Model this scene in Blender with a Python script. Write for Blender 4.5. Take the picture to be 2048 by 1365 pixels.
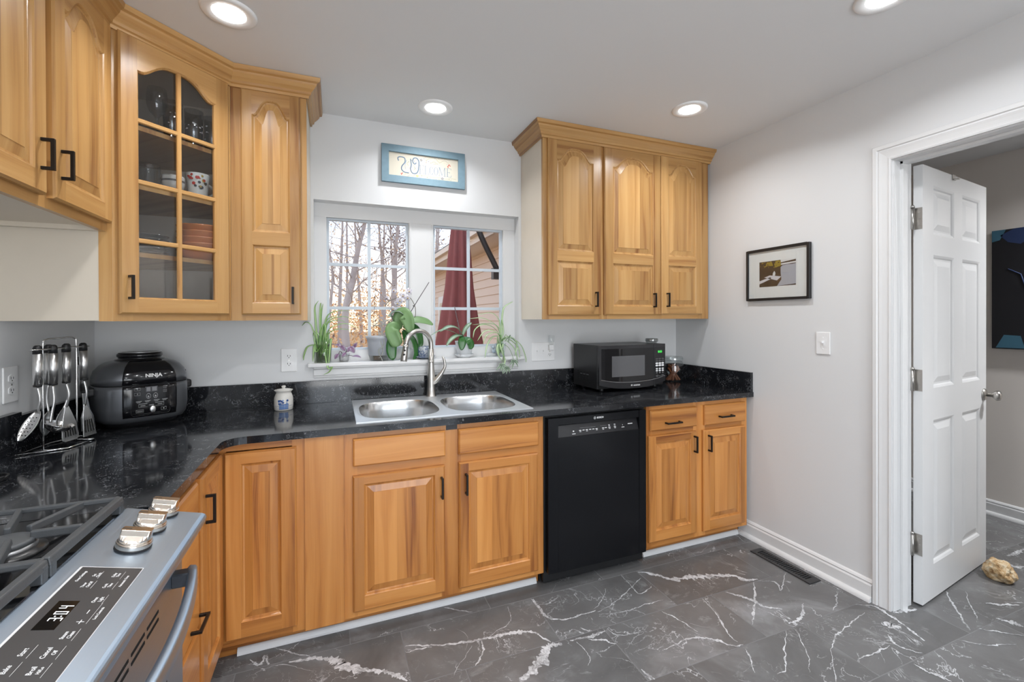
import bpy, bmesh, math, random
from mathutils import Vector, Matrix, noise
from math import sin, cos, pi, sqrt, radians, atan2
for o in list(bpy.data.objects): bpy.data.objects.remove(o)
SC = bpy.context.scene; COL = SC.collection
rnd = random.Random(7)

# ------------------------------------------------------------------ camera, world, exposure
cam_d = bpy.data.cameras.new('camera'); cam = bpy.data.objects.new('camera', cam_d); COL.objects.link(cam)
cam_d.sensor_width = 36.0; cam_d.lens = 891.04/2048*36; cam_d.shift_y = -(682.5-642.0)/2048; cam_d.clip_start = .02; cam_d.clip_end = 300
ya, pa, ra = radians(21.617), radians(-.2332), radians(-.2019)
fw = Vector((sin(ya)*cos(pa), cos(ya)*cos(pa), sin(pa))); rt = Vector((cos(ya), -sin(ya), 0)); up = rt.cross(fw)
r2 = rt*cos(ra)+up*sin(ra); u2 = up*cos(ra)-rt*sin(ra)
mw = Matrix.Identity(4)
for i in range(3): mw[i][0] = r2[i]; mw[i][1] = u2[i]; mw[i][2] = -fw[i]
mw[0][3], mw[1][3], mw[2][3] = 0, 0, 1.3743
cam.matrix_world = mw
SC.camera = cam
SC.view_settings.view_transform = 'Standard'; SC.view_settings.look = 'None'; SC.view_settings.gamma = 1.0
SC.view_settings.use_curve_mapping = False
SC.view_settings.exposure = -0.13
LAMP_W = 6.8; BACK_W = 12.0; HALL_W = 40.0; FILL_W = 95.0; SKY = 2.1

W = bpy.data.worlds.new('sky'); SC.world = W; W.use_nodes = True
nt = W.node_tree; bg = nt.nodes['Background']
tc = nt.nodes.new('ShaderNodeTexCoord'); sx = nt.nodes.new('ShaderNodeSeparateXYZ'); rp = nt.nodes.new('ShaderNodeValToRGB')
nt.links.new(tc.outputs['Generated'], sx.inputs[0]); nt.links.new(sx.outputs['Z'], rp.inputs[0]); nt.links.new(rp.outputs[0], bg.inputs['Color'])
e = rp.color_ramp.elements
e[0].position = 0.0; e[0].color = (1.0, .80, .58, 1); e[1].position = .22; e[1].color = (.66, .80, 1.0, 1)
k = e.new(.07); k.color = (1.0, .93, .86, 1)
bg.inputs['Strength'].default_value = SKY

# ------------------------------------------------------------------ materials
def mat(name):
    m = bpy.data.materials.new(name); m.use_nodes = True
    return m, m.node_tree, m.node_tree.nodes['Principled BSDF']
def setin(b, **k):
    for a, v in k.items():
        a = {'ior': 'IOR'}.get(a, a.replace('_', ' '))
        for i in b.inputs:
            if i.name.lower() == a.lower():
                i.default_value = v if not isinstance(v, tuple) or len(v) == 4 else (*v, 1.0)
def P(name, col, rough=.5, metal=0.0, spec=.5, coat=0.0, emit=None, es=0.0, vary=0.0, scale=20.0, bump=0.0):
    m, t, b = mat(name)
    setin(b, base_color=col, roughness=rough, metallic=metal, specular_ior_level=spec, coat_weight=coat, coat_roughness=.08)
    if emit: setin(b, emission_color=emit, emission_strength=es)
    if vary or bump:
        tc = t.nodes.new('ShaderNodeTexCoord'); n = t.nodes.new('ShaderNodeTexNoise')
        n.inputs['Scale'].default_value = scale; n.inputs['Detail'].default_value = 4
        t.links.new(tc.outputs['Object'], n.inputs['Vector'])
        if vary:
            mx = t.nodes.new('ShaderNodeMix'); mx.data_type = 'RGBA'
            mx.inputs[6].default_value = (*[c*(1-vary) for c in col], 1); mx.inputs[7].default_value = (*[min(1, c*(1+vary)) for c in col], 1)
            t.links.new(n.outputs['Fac'], mx.inputs[0]); t.links.new(mx.outputs[2], b.inputs['Base Color'])
        if bump:
            bm = t.nodes.new('ShaderNodeBump'); bm.inputs['Strength'].default_value = bump; bm.inputs['Distance'].default_value = .002
            t.links.new(n.outputs['Fac'], bm.inputs['Height']); t.links.new(bm.outputs[0], b.inputs['Normal'])
    return m
def thin_glass(name, tint=(1, 1, 1), refl=.06, rough=.0):
    m, t, b = mat(name); t.nodes.remove(b)
    out = [n for n in t.nodes if n.type == 'OUTPUT_MATERIAL'][0]
    tr = t.nodes.new('ShaderNodeBsdfTransparent'); tr.inputs[0].default_value = (*tint, 1)
    gl = t.nodes.new('ShaderNodeBsdfGlossy'); gl.inputs['Roughness'].default_value = rough
    fr = t.nodes.new('ShaderNodeLayerWeight'); fr.inputs[0].default_value = .5
    pw = t.nodes.new('ShaderNodeMath'); pw.operation = 'POWER'; pw.inputs[1].default_value = 5.0
    ad = t.nodes.new('ShaderNodeMath'); ad.operation = 'MULTIPLY_ADD'; ad.inputs[1].default_value = .9; ad.inputs[2].default_value = .03+refl; ad.use_clamp = True
    mx = t.nodes.new('ShaderNodeMixShader')
    t.links.new(fr.outputs['Facing'], pw.inputs[0]); t.links.new(pw.outputs[0], ad.inputs[0]); t.links.new(ad.outputs[0], mx.inputs[0])
    t.links.new(tr.outputs[0], mx.inputs[1]); t.links.new(gl.outputs[0], mx.inputs[2]); t.links.new(mx.outputs[0], out.inputs[0])
    return m
class N:                                    # tiny node-graph helper
    def __init__(s, t): s.t = t
    def m(s, op, a, b=None, c=None):
        n = s.t.nodes.new('ShaderNodeMath'); n.operation = op
        for i, v in enumerate((a, b, c)):
            if v is None: continue
            if isinstance(v, (int, float)): n.inputs[i].default_value = v
            else: s.t.links.new(v, n.inputs[i])
        return n.outputs[0]
    def xyz(s, x, y, z):
        n = s.t.nodes.new('ShaderNodeCombineXYZ')
        for i, v in enumerate((x, y, z)):
            if isinstance(v, (int, float)): n.inputs[i].default_value = v
            else: s.t.links.new(v, n.inputs[i])
        return n.outputs[0]
    def noise(s, vec, scale, detail=3, dist=0.0, rough=.5):
        n = s.t.nodes.new('ShaderNodeTexNoise'); n.inputs['Scale'].default_value = scale; n.inputs['Detail'].default_value = detail
        n.inputs['Distortion'].default_value = dist; n.inputs['Roughness'].default_value = rough
        s.t.links.new(vec, n.inputs['Vector']); return n.outputs['Fac']
    def ramp(s, fac, stops):
        n = s.t.nodes.new('ShaderNodeValToRGB'); e = n.color_ramp.elements
        for i, (p, c) in enumerate(stops):
            q = e[i] if i < 2 else e.new(p)
            q.position = p; q.color = (*c, 1)
        s.t.links.new(fac, n.inputs[0]); return n.outputs[0]
    def mix(s, fac, a, b, blend='MIX'):
        n = s.t.nodes.new('ShaderNodeMix'); n.data_type = 'RGBA'; n.blend_type = blend
        for i, v in ((0, fac), (6, a), (7, b)):
            if isinstance(v, (int, float)): n.inputs[i].default_value = v
            elif isinstance(v, tuple): n.inputs[i].default_value = (*v, 1)
            else: s.t.links.new(v, n.inputs[i])
        return n.outputs[2]
    def maprange(s, v, a, b, c=0.0, d=1.0):
        n = s.t.nodes.new('ShaderNodeMapRange'); s.t.links.new(v, n.inputs[0])
        for i, q in enumerate((a, b, c, d)): n.inputs[i+1].default_value = q
        return n.outputs[0]
def wood_mat(name, light, mid, dark, rough=.33):
    m, t, b = mat(name); g = N(t)
    uv = t.nodes.new('ShaderNodeUVMap'); uv.uv_map = 'grain'
    sp = t.nodes.new('ShaderNodeSeparateXYZ'); t.links.new(uv.outputs[0], sp.inputs[0])
    at = t.nodes.new('ShaderNodeAttribute'); at.attribute_name = 'shade'
    U, V = sp.outputs[0], sp.outputs[1]
    wob = g.noise(g.xyz(g.m('MULTIPLY', U, 1.6), g.m('MULTIPLY', V, 9), 0.0), 1.0, 2)
    V2 = g.m('ADD', V, g.m('MULTIPLY', wob, .05))
    big = g.noise(g.xyz(g.m('MULTIPLY', U, .9), g.m('MULTIPLY', V2, 22), 0.0), 1.0, 4, .4)
    fine = g.noise(g.xyz(g.m('MULTIPLY', U, 5), g.m('MULTIPLY', V2, 260), 0.0), 1.0, 2)
    f = g.m('ADD', g.m('ADD', g.m('MULTIPLY', big, .86), g.m('MULTIPLY', fine, .14)), g.maprange(at.outputs['Fac'], 0, 1, .06, -.05))
    c = g.ramp(f, [(.34, light), (.55, mid), (.63, tuple(.6*a+.4*d for a, d in zip(mid, dark))), (.72, dark)])
    sh = g.maprange(at.outputs['Fac'], 0, 1, .84, 1.12)
    c = g.mix(1.0, c, g.xyz(sh, sh, g.m('MULTIPLY', sh, .98)), 'MULTIPLY')
    t.links.new(c, b.inputs['Base Color'])
    setin(b, roughness=rough, specular_ior_level=.45, coat_weight=.25, coat_roughness=.2)
    return m
M = {}
M['wood'] = wood_mat('honey_wood', (.555, .325, .128), (.47, .252, .086), (.265, .102, .028))
M['wood_low'] = wood_mat('honey_wood_warm_lit', (.60, .265, .072), (.50, .197, .045), (.23, .066, .013))  # same wood as the uppers, warm bounced light put into the colour
M['laminate'] = P('pale_laminate', (.68, .61, .51), .45, vary=.05, scale=6)
M['wall'] = P('wall_paint', (.69, .695, .70), .42, spec=.35, bump=.03, scale=90)
M['hallwall'] = P('hall_wall_paint', (.76, .71, .66), .55, spec=.3)
M['ceil'] = P('ceiling_paint', (.77, .775, .78), .7, spec=.2)
M['white'] = P('white_trim_paint', (.71, .71, .71), .35, spec=.4)
M['ring'] = P('lamp_trim_white', (.90, .90, .90), .4)
M['plastic'] = P('white_plastic', (.80, .80, .80), .3)
M['bronze'] = P('dark_bronze', (.018, .015, .013), .38, metal=.6)
M['black'] = P('black_gloss', (.006, .006, .0075), .12, spec=.5)
M['blackm'] = P('black_matte', (.010, .010, .011), .45)
M['void'] = P('dark_recess', (.004, .004, .004), .9)
M['dwblack'] = P('dishwasher_black', (.0045, .005, .0065), .22, spec=.32, vary=.12, scale=5)
M['grey'] = P('gunmetal', (.15, .157, .17), .30, metal=.6)
M['silver'] = P('silver', (.74, .74, .74), .30, metal=1)
M['chrome'] = P('chrome', (.72, .72, .72), .12, metal=1)
M['nickel'] = P('brushed_nickel', (.55, .53, .50), .28, metal=1)
M['white_ink'] = P('white_print', (.75, .75, .75), .5)
M['grey_ink'] = P('grey_print', (.32, .32, .32), .5)
M['black_ink'] = P('black_print', (.02, .02, .02), .5)
M['clear'] = thin_glass('clear_glass', (.97, .98, .98), .02)
M['cabglass'] = thin_glass('cabinet_glass', (.88, .89, .90), .035)
M['winglass'] = thin_glass('window_glass', (.98, .985, .99), -.025)
M['lens'] = P('lamp_lens', (1, 1, 1), .5, emit=(1, .98, .95), es=14)
def steel_mat(name, col, rough, axis):
    m, t, b = mat(name); g = N(t)
    tc = t.nodes.new('ShaderNodeTexCoord'); mp = t.nodes.new('ShaderNodeMapping'); mp.inputs['Scale'].default_value = axis
    t.links.new(tc.outputs['Object'], mp.inputs[0])
    n = g.noise(mp.outputs[0], 1.0, 3)
    t.links.new(g.maprange(n, .2, .8, rough*.9, rough*1.1), b.inputs['Roughness'])
    setin(b, base_color=col)
    setin(b, metallic=1.0)
    return m
M['steel'] = steel_mat('brushed_steel', (.43, .52, .625), .40, (300, 6, 300))  # blue of reflected sky light is put into the steel's base colour
M['rimsteel'] = P('sink_rim_steel', (.72, .74, .76), .42, metal=.9)
M['sinksteel'] = steel_mat('sink_steel', (.66, .66, .66), .24, (6, 300, 6))
def quartz():
    m, t, b = mat('black_quartz'); g = N(t)
    tc = t.nodes.new('ShaderNodeTexCoord'); v = tc.outputs['Object']
    big = g.noise(v, 5.0, 3)
    w = g.noise(v, 38.0, 5, .8, .6)
    ridge = g.m('ABSOLUTE', g.m('SUBTRACT', w, .5))
    line = g.maprange(ridge, .0, .012, 1, 0)
    pat = g.maprange(g.noise(v, 21.0, 2), .50, .60)
    sp = g.noise(v, 230.0, 2)
    f1 = g.m('MULTIPLY', line, pat)
    f2 = g.m('MULTIPLY', g.maprange(sp, .66, .70), g.maprange(g.noise(v, 9, 2), .45, .6))
    f = g.m('MAXIMUM', g.m('MULTIPLY', f1, .8), f2)
    base = g.mix(big, (.006, .0065, .008), (.016, .017, .020))
    c = g.mix(g.m('MULTIPLY', f, .80), base, (.42, .43, .45))
    t.links.new(c, b.inputs['Base Color'])
    setin(b, roughness=.09, specular_ior_level=.55)
    return m
M['quartz'] = quartz()
def floor_mat():
    m, t, b = mat('marble_tile_floor'); g = N(t)
    tc = t.nodes.new('ShaderNodeTexCoord'); sp = t.nodes.new('ShaderNodeSeparateXYZ'); t.links.new(tc.outputs['Object'], sp.inputs[0])
    X, Y = sp.outputs[0], sp.outputs[1]
    fy = g.m('DIVIDE', g.m('SUBTRACT', 2.0, Y), .3125); row = g.m('FLOOR', fy); ey = g.m('FRACT', fy)
    fx = g.m('DIVIDE', g.m('SUBTRACT', g.m('SUBTRACT', X, .26), g.m('MULTIPLY', row, .2085)), .627)
    colu = g.m('FLOOR', fx); ex = g.m('FRACT', fx)
    dy = g.m('MULTIPLY', g.m('MINIMUM', ey, g.m('SUBTRACT', 1.0, ey)), .3125)
    dx = g.m('MULTIPLY', g.m('MINIMUM', ex, g.m('SUBTRACT', 1.0, ex)), .627)
    d = g.m('MINIMUM', dx, dy)
    grout = g.maprange(d, .0012, .0022, 1, 0)
    off = g.xyz(g.m('ADD', X, g.m('MULTIPLY', colu, 3.7)), g.m('ADD', Y, g.m('MULTIPLY', row, 7.3)), g.m('ADD', g.m('MULTIPLY', colu, 1.9), row))
    wn = t.nodes.new('ShaderNodeTexWhiteNoise'); t.links.new(g.xyz(colu, row, 0.0), wn.inputs['Vector'])
    cl = g.noise(off, 3.0, 5, .5, .6)
    base = g.ramp(cl, [(.30, (.105, .103, .103)), (.55, (.140, .139, .140)), (.72, (.22, .222, .228))])
    tint = g.maprange(wn.outputs['Value'], 0, 1, .88, 1.12)
    base = g.mix(1.0, base, g.xyz(tint, tint, tint), 'MULTIPLY')
    w1 = g.noise(off, 4.2, 5, .9, .55)
    l1 = g.maprange(g.m('ABSOLUTE', g.m('SUBTRACT', w1, .5)), .0, .007, 1, 0)
    l1 = g.m('MULTIPLY', l1, g.maprange(g.noise(off, 6.0, 2), .48, .62))
    w2 = g.noise(off, 13.0, 4, 1.2, .5)
    l2 = g.m('MULTIPLY', g.maprange(g.m('ABSOLUTE', g.m('SUBTRACT', w2, .52)), .0, .008, .55, 0), g.maprange(g.noise(off, 4.0, 2), .5, .66))
    cloud = g.m('MULTIPLY', g.maprange(g.noise(off, 7.0, 6, .6, .7), .60, .80), .45)
    f = g.m('MAXIMUM', g.m('MAXIMUM', l1, l2), cloud)
    c = g.mix(g.m('MULTIPLY', f, .92), base, (.58, .59, .61))
    c = g.mix(grout, c, (.16, .16, .165))
    t.links.new(c, b.inputs['Base Color'])
    t.links.new(g.maprange(grout, 0, 1, .22, .7), b.inputs['Roughness'])
    bp = t.nodes.new('ShaderNodeBump'); bp.inputs['Strength'].default_value = .4; bp.inputs['Distance'].default_value = .001
    t.links.new(g.m('SUBTRACT', 1.0, grout), bp.inputs['Height']); t.links.new(bp.outputs[0], b.inputs['Normal'])
    setin(b, specular_ior_level=.45)
    return m
M['floor'] = floor_mat()
def vein_mat():
    m, t, b = mat('white_marble_vein'); g = N(t); tc = t.nodes.new('ShaderNodeTexCoord')
    n1 = g.noise(tc.outputs['Object'], 60, 6, 1.0, .7); n2 = g.noise(tc.outputs['Object'], 14, 3)
    f = g.maprange(g.m('ADD', g.m('MULTIPLY', n1, .6), g.m('MULTIPLY', n2, .4)), .40, .56)
    t.links.new(g.mix(f, (.24, .24, .245), (.62, .63, .65)), b.inputs['Base Color']); setin(b, roughness=.24)
    return m
M['vein'] = vein_mat()

# ------------------------------------------------------------------ mesh builder
ZUP = Vector((0, 0, 1))
class MB:
    def __init__(s, T=None): s.V = []; s.F = []; s.T = T or Matrix.Identity(4); s.off = 0
    def f(s, verts, faces, m=0, sh=None, g=None, sm=False, T=None):
        TT = s.T @ T if T is not None else s.T
        b = len(s.V); s.V += [TT @ Vector(v) for v in verts]
        gg = None if g is None else (TT.to_3x3() @ Vector(g)).normalized()
        if sh is None: sh = rnd.random()
        s.F += [([b+i for i in q], m, sh, gg, sm) for q in faces]
        return s
    def box(s, x0, x1, y0, y1, z0, z1, m=0, sh=None, g=None, T=None):
        v = [(x, y, z) for z in (z0, z1) for y in (y0, y1) for x in (x0, x1)]
        return s.f(v, [(0, 2, 3, 1), (4, 5, 7, 6), (0, 1, 5, 4), (2, 6, 7, 3), (0, 4, 6, 2), (1, 3, 7, 5)], m, sh, g, False, T)
    def loft(s, rings, m=0, sh=None, g=None, sm=True, closed=True, cap0=False, cap1=False, loop=False, T=None):
        n = len(rings[0]); V = [p for r in rings for p in r]; F = []
        for i in range(len(rings)-(0 if loop else 1)):
            j = (i+1) % len(rings)
            for k in range(n if closed else n-1):
                k2 = (k+1) % n; F.append((i*n+k, i*n+k2, j*n+k2, j*n+k))
        s.f(V, F, m, sh, g, sm, T)
        if cap0: s.f(rings[0], [tuple(range(n))[::-1]], m, sh, g, False, T)
        if cap1: s.f(rings[-1], [tuple(range(n))], m, sh, g, False, T)
        return s
    def lathe(s, prof, c=(0, 0, 0), n=24, m=0, cap0=True, cap1=True, sm=True, T=None):
        rings = [[(c[0]+r*cos(2*pi*k/n), c[1]+r*sin(2*pi*k/n), c[2]+z) for k in range(n)] for r, z in prof]
        return s.loft(rings, m, sm=sm, cap0=cap0, cap1=cap1, T=T)
    def tube(s, pts, r, n=8, m=0, closed=False, caps=True, flat=1.0, T=None, sh=None):
        pts = [Vector(p) for p in pts]; L = len(pts)
        rr = r if isinstance(r, (list, tuple)) else [r]*L
        tg = []
        for i in range(L):
            if closed: d = pts[(i+1) % L]-pts[i-1]
            else: d = pts[min(i+1, L-1)]-pts[max(i-1, 0)]
            tg.append(d.normalized() if d.length > 1e-9 else Vector((0, 0, 1)))
        a = Vector((0, 0, 1)) if abs(tg[0].z) < .9 else Vector((1, 0, 0))
        nrm = tg[0].cross(a).normalized(); rings = []
        for i in range(L):
            nrm = (nrm-tg[i]*nrm.dot(tg[i])); nrm = nrm.normalized() if nrm.length > 1e-6 else tg[i].orthogonal().normalized()
            bn = tg[i].cross(nrm)
            rings.append([pts[i]+(nrm*cos(2*pi*k/n)+bn*sin(2*pi*k/n)*flat)*rr[i] for k in range(n)])
        return s.loft(rings, m, sh=sh, cap0=caps and not closed, cap1=caps and not closed, loop=closed, T=T)
    def cyl(s, p0, p1, r0, r1=None, n=16, m=0, T=None): return s.tube([p0, p1], [r0, r0 if r1 is None else r1], n, m, T=T)
    def prism(s, poly, z0, z1, m=0, sh=None, g=None, T=None, sm=False):
        n = len(poly); V = [(x, y, z0) for x, y in poly]+[(x, y, z1) for x, y in poly]
        F = [tuple(range(n))[::-1], tuple(range(n, 2*n))]
        s.f(V, F, m, sh, g, False, T)
        return s.f(V, [(i, (i+1) % n, n+(i+1) % n, n+i) for i in range(n)], m, sh, g, sm, T)
    def ball(s, c, r, n=10, m=0, sc=(1, 1, 1), T=None):
        pr = [(max(1e-5, sin(pi*i/n)), -cos(pi*i/n)) for i in range(n+1)]
        rings = [[(c[0]+r*sc[0]*a*cos(2*pi*k/(2*n)), c[1]+r*sc[1]*a*sin(2*pi*k/(2*n)), c[2]+r*sc[2]*z) for k in range(2*n)] for a, z in pr]
        return s.loft(rings, m, T=T)
    def text(s, txt, size, T, m=0, depth=.0004, align='CENTER', sx=1.0, bold=0.0):
        cu = bpy.data.curves.new('t', 'FONT'); cu.body = txt; cu.size = size; cu.align_x = align; cu.align_y = 'CENTER'; cu.extrude = depth; cu.resolution_u = 3; cu.offset = bold
        ob = bpy.data.objects.new('t', cu); COL.objects.link(ob)
        me = bpy.data.meshes.new_from_object(ob.evaluated_get(bpy.context.evaluated_depsgraph_get()))
        s.f([(v.co.x*sx, v.co.y, v.co.z) for v in me.vertices], [tuple(p.vertices) for p in me.polygons], m, T=T)
        bpy.data.objects.remove(ob); bpy.data.curves.remove(cu); bpy.data.meshes.remove(me)
        return s
    def build(s, name, mats, parent=None, bevel=0.0, subsurf=0, solid=0.0, segs=1, wood=None, recalc=True, origin=None):
        if not isinstance(mats, (list, tuple)): mats = [mats]
        mats = [M[x] if isinstance(x, str) else x for x in mats]
        if parent is not None: o0 = world_loc(parent)
        elif origin is not None: o0 = Vector(origin)
        else:
            lo = [min(v[i] for v in s.V) for i in range(3)]; hi = [max(v[i] for v in s.V) for i in range(3)]
            o0 = Vector(((lo[0]+hi[0])/2, (lo[1]+hi[1])/2, lo[2]))
        me = bpy.data.meshes.new(name)
        me.from_pydata([v-o0 for v in s.V], [], [q[0] for q in s.F])
        for q in mats: me.materials.append(q)
        me.polygons.foreach_set('material_index', [q[1] for q in s.F])
        me.polygons.foreach_set('use_smooth', [q[4] for q in s.F])
        if wood is None: wood = any(q.name.startswith('honey') for q in mats)
        if wood:
            at = me.attributes.new('shade', 'FLOAT', 'FACE'); at.data.foreach_set('value', [q[2] for q in s.F])
            uv = me.uv_layers.new(name='grain'); nl = []
            for p, q in zip(me.polygons, s.F):
                g = q[3] if q[3] is not None else ZUP
                n = p.normal; c = n.cross(g)
                c = c.normalized() if c.length > .3 else (g.orthogonal().normalized())
                for li in p.loop_indices:
                    co = s.V[me.loops[li].vertex_index]; nl += [co.dot(g)+q[2]*37.0, co.dot(c)+q[2]*53.0]
            uv.data.foreach_set('uv', nl)
        if recalc:
            bm = bmesh.new(); bm.from_mesh(me); bmesh.ops.remove_doubles(bm, verts=bm.verts, dist=1e-6) if not wood else None
            bmesh.ops.recalc_face_normals(bm, faces=bm.faces); bm.to_mesh(me); bm.free()
        me.update()
        ob = bpy.data.objects.new(name, me); COL.objects.link(ob)
        if parent is not None: ob.parent = parent
        else: ob.location = o0
        if bevel:
            b = ob.modifiers.new('bevel', 'BEVEL'); b.width = bevel; b.segments = segs; b.limit_method = 'ANGLE'; b.angle_limit = radians(40)
        if solid:
            b = ob.modifiers.new('solid', 'SOLIDIFY'); b.thickness = solid; b.offset = 0
        if subsurf:
            b = ob.modifiers.new('sub', 'SUBSURF'); b.levels = subsurf; b.render_levels = subsurf
        return ob
def world_loc(o):
    p = Vector((0, 0, 0))
    while o is not None: p += o.location; o = o.parent
    return p
def tag(o, label, cat, group=None, kind=None):
    o['label'] = label; o['category'] = cat
    if group: o['group'] = group
    if kind: o['kind'] = kind
    return o
def thing(name, label, cat, loc, group=None):
    o = bpy.data.objects.new(name, None); o.empty_display_size = .05; COL.objects.link(o); o.location = loc
    return tag(o, label, cat, group)
def struct(mb, name, mats, label, cat, **k): return tag(mb.build(name, mats, **k), label, cat, kind='structure')
def frame(o, u, v, w):
    T = Matrix.Identity(4)
    for i in range(3): T[i][0], T[i][1], T[i][2], T[i][3] = u[i], v[i], w[i], o[i]
    return T
def spline(pts, n=6):
    P_ = [Vector(p) for p in pts]; P_ = [P_[0]*2-P_[1]]+P_+[P_[-1]*2-P_[-2]]; out = []
    for i in range(1, len(P_)-2):
        a, b, c, d = P_[i-1:i+3]
        for j in range(n):
            t = j/n; out.append(.5*((2*b)+(c-a)*t+(2*a-5*b+4*c-d)*t*t+(3*b-a-3*c+d)*t**3))
    out.append(P_[-2].copy()); return out
# ------------------------------------------------------------------ room shell
XL, XR, YB, ZC = -1.0644, 2.4137, 2.6988, 2.5242
XH = 2.55; XF = 4.25; YN = -2.4             # hall side of the right wall, far hall wall, wall behind the photographer
YO = 2.83                                    # outer face of the window wall
WX0, WX1, WZ0, WZ1 = -.11, 1.118, 1.105, 2.043
fl = MB(); fl.box(XL-.1, XF+.1, YN-.1, YB+.13, -.06, 0, 0)
def vein(pts, w, seed):
    r = random.Random(seed); p = spline([(x, y, 0) for x, y in pts], 14); n = len(p); a = []; b = []; zz = .0004+seed*.00002
    p = [q+Vector((noise.noise(q*28+Vector((seed, 0, 3))), noise.noise(q*28+Vector((0, seed, 9))), 0))*.007+Vector((noise.noise(q*95+Vector((seed, 0, 3))), noise.noise(q*95+Vector((0, seed, 9))), 0))*.0035 for q in p]
    for i, q in enumerate(p):
        d = (p[min(i+1, n-1)]-p[max(i-1, 0)]); d = Vector((-d.y, d.x, 0)).normalized() if d.length > 0 else Vector((1, 0, 0))
        t = i/(n-1); ww = 1.0*w*(.18+.82*sin(pi*min(1, max(0, .06+.88*t))))*(.55+.9*abs(noise.noise(q*22+Vector((7, seed, 1))))*1.6)
        a.append(q+d*(ww*r.uniform(.2, .8))+Vector((0, 0, zz))); b.append(q-d*(ww*r.uniform(.2, .8))+Vector((0, 0, zz)))
    fl.f(a+b, [(i, i+1, n+i+1, n+i) for i in range(n-1)], 1)
VEINS = [
 (.030, [(-0.180,1.988),(-0.066,1.966),(-0.002,1.921),(0.017,1.885),(0.122,1.820),(0.202,1.774),(0.245,1.713)]),
 (.018, [(0.269,1.903),(0.400,1.855),(0.541,1.826),(0.653,1.814),(0.728,1.801),(0.799,1.778),(0.840,1.695)]),
 (.010, [(0.892,1.984),(0.893,1.887),(0.904,1.838)]),
 (.008, [(-0.248,2.100),(-0.186,2.049),(-0.105,1.992)]),
 (.034, [(0.647,1.550),(0.756,1.617),(0.822,1.660)]),
 (.008, [(0.476,2.089),(0.586,2.004)]),
 (.005, [(0.609,1.821),(0.704,1.863),(0.742,1.897),(0.758,1.982)]),
 (.008, [(0.575,1.812),(0.557,1.746),(0.507,1.688)]),
 (.003, [(0.526,1.800),(0.415,1.680)]),
 (.010, [(0.263,1.864),(0.365,1.859)]),
 (.014, [(-0.329,2.062),(-0.287,2.016),(-0.274,2.060),(-0.255,2.004)]),
 (.040, [(0.644,1.551),(0.760,1.615),(0.818,1.672),(0.882,1.671)]),
 (.008, [(0.884,1.987),(0.897,1.904),(0.898,1.841),(0.984,1.797),(1.057,1.798),(1.130,1.798)]),
 (.005, [(1.135,1.787),(1.262,1.823),(1.398,1.887),(1.496,1.938)]),
 (.007, [(1.414,1.998),(1.405,1.897),(1.398,1.832),(1.440,1.833),(1.502,1.858)]),
 (.005, [(1.136,1.771),(1.245,1.743),(1.365,1.748),(1.479,1.747)]),
 (.034, [(1.519,1.991),(1.594,1.926),(1.635,1.869),(1.749,1.843),(1.859,1.812),(1.960,1.771),(1.996,1.717),(2.054,1.700)]),
 (.016, [(0.922,1.672),(1.011,1.663),(1.096,1.665)]),
 (.010, [(1.002,1.649),(1.058,1.618),(1.095,1.582)]),
 (.004, [(1.268,1.927),(1.225,1.873),(1.131,1.810)]),
 (.006, [(1.414,1.680),(1.448,1.610),(1.467,1.507)]),
 (.006, [(1.666,1.683),(1.639,1.574),(1.582,1.452),(1.579,1.400)]),
 (.010, [(1.258,1.479),(1.415,1.492),(1.490,1.453),(1.542,1.393),(1.588,1.379)]),
 (.005, [(1.112,1.668),(1.125,1.626),(1.196,1.607)]),
 (.010, [(1.107,1.431),(1.112,1.400),(1.121,1.372)]),
 (.004, [(0.945,1.655),(0.953,1.601),(0.951,1.554),(0.918,1.521)]),
 (.011, [(2.013,1.685),(1.871,1.561),(1.726,1.453)]),
 (.020, [(1.811,1.679),(1.870,1.601),(1.888,1.529),(1.951,1.479)]),
 (.012, [(2.308,1.372),(2.376,1.333),(2.367,1.263),(2.353,1.200),(2.318,1.109)]),
 (.060, [(2.273,1.244),(2.294,1.224),(2.316,1.193)]),
 (.020, [(2.403,1.272),(2.467,1.259),(2.535,1.243)]),
 (.008, [(2.219,1.190),(2.183,1.153),(2.190,1.112),(2.225,1.070)]),
 (.009, [(1.939,1.153),(2.039,1.144),(2.150,1.147)]),
 (.007, [(1.902,1.228),(2.016,1.271),(2.142,1.296),(2.284,1.320)]),
 (.006, [(1.833,1.371),(1.702,1.280),(1.627,1.221),(1.578,1.216)]),
 (.004, [(1.883,1.367),(1.834,1.304),(1.761,1.220),(1.698,1.176)]),
 (.004, [(1.902,1.228),(1.789,1.139),(1.748,1.108)]),
 (.011, [(2.836,1.273),(2.707,1.174),(2.580,1.076)]),
 (.005, [(2.923,1.231),(2.776,1.147),(2.701,1.094)]),
 (.022, [(2.795,1.073),(2.818,1.035),(2.832,0.997)]),
 (.008, [(2.629,1.067),(2.688,1.017),(2.754,0.969)]),
 (.005, [(2.460,1.062),(2.523,1.002),(2.652,0.955)]),
 (.006, [(1.574,1.359),(1.552,1.321),(1.502,1.254)]),
 (.012, [(2.124,1.052),(2.128,1.003),(2.156,0.944)]),
 (.016, [(1.886,1.399),(1.979,1.407),(2.086,1.475)]),
 (.008, [(2.331,1.470),(2.233,1.415),(2.165,1.386)]),
 (.030, [(3.588,1.331),(3.654,1.323),(3.792,1.335)]),
 (.026, [(3.501,1.312),(3.461,1.259),(3.515,1.237)]),
 (.008, [(2.040,1.688),(2.119,1.642),(2.079,1.585),(2.245,1.684)]),
 (.020, [(2.893,1.149),(2.947,1.115),(3.024,1.084)]),
]
for i, (w, p) in enumerate(VEINS): vein(p, w, i)
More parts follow.
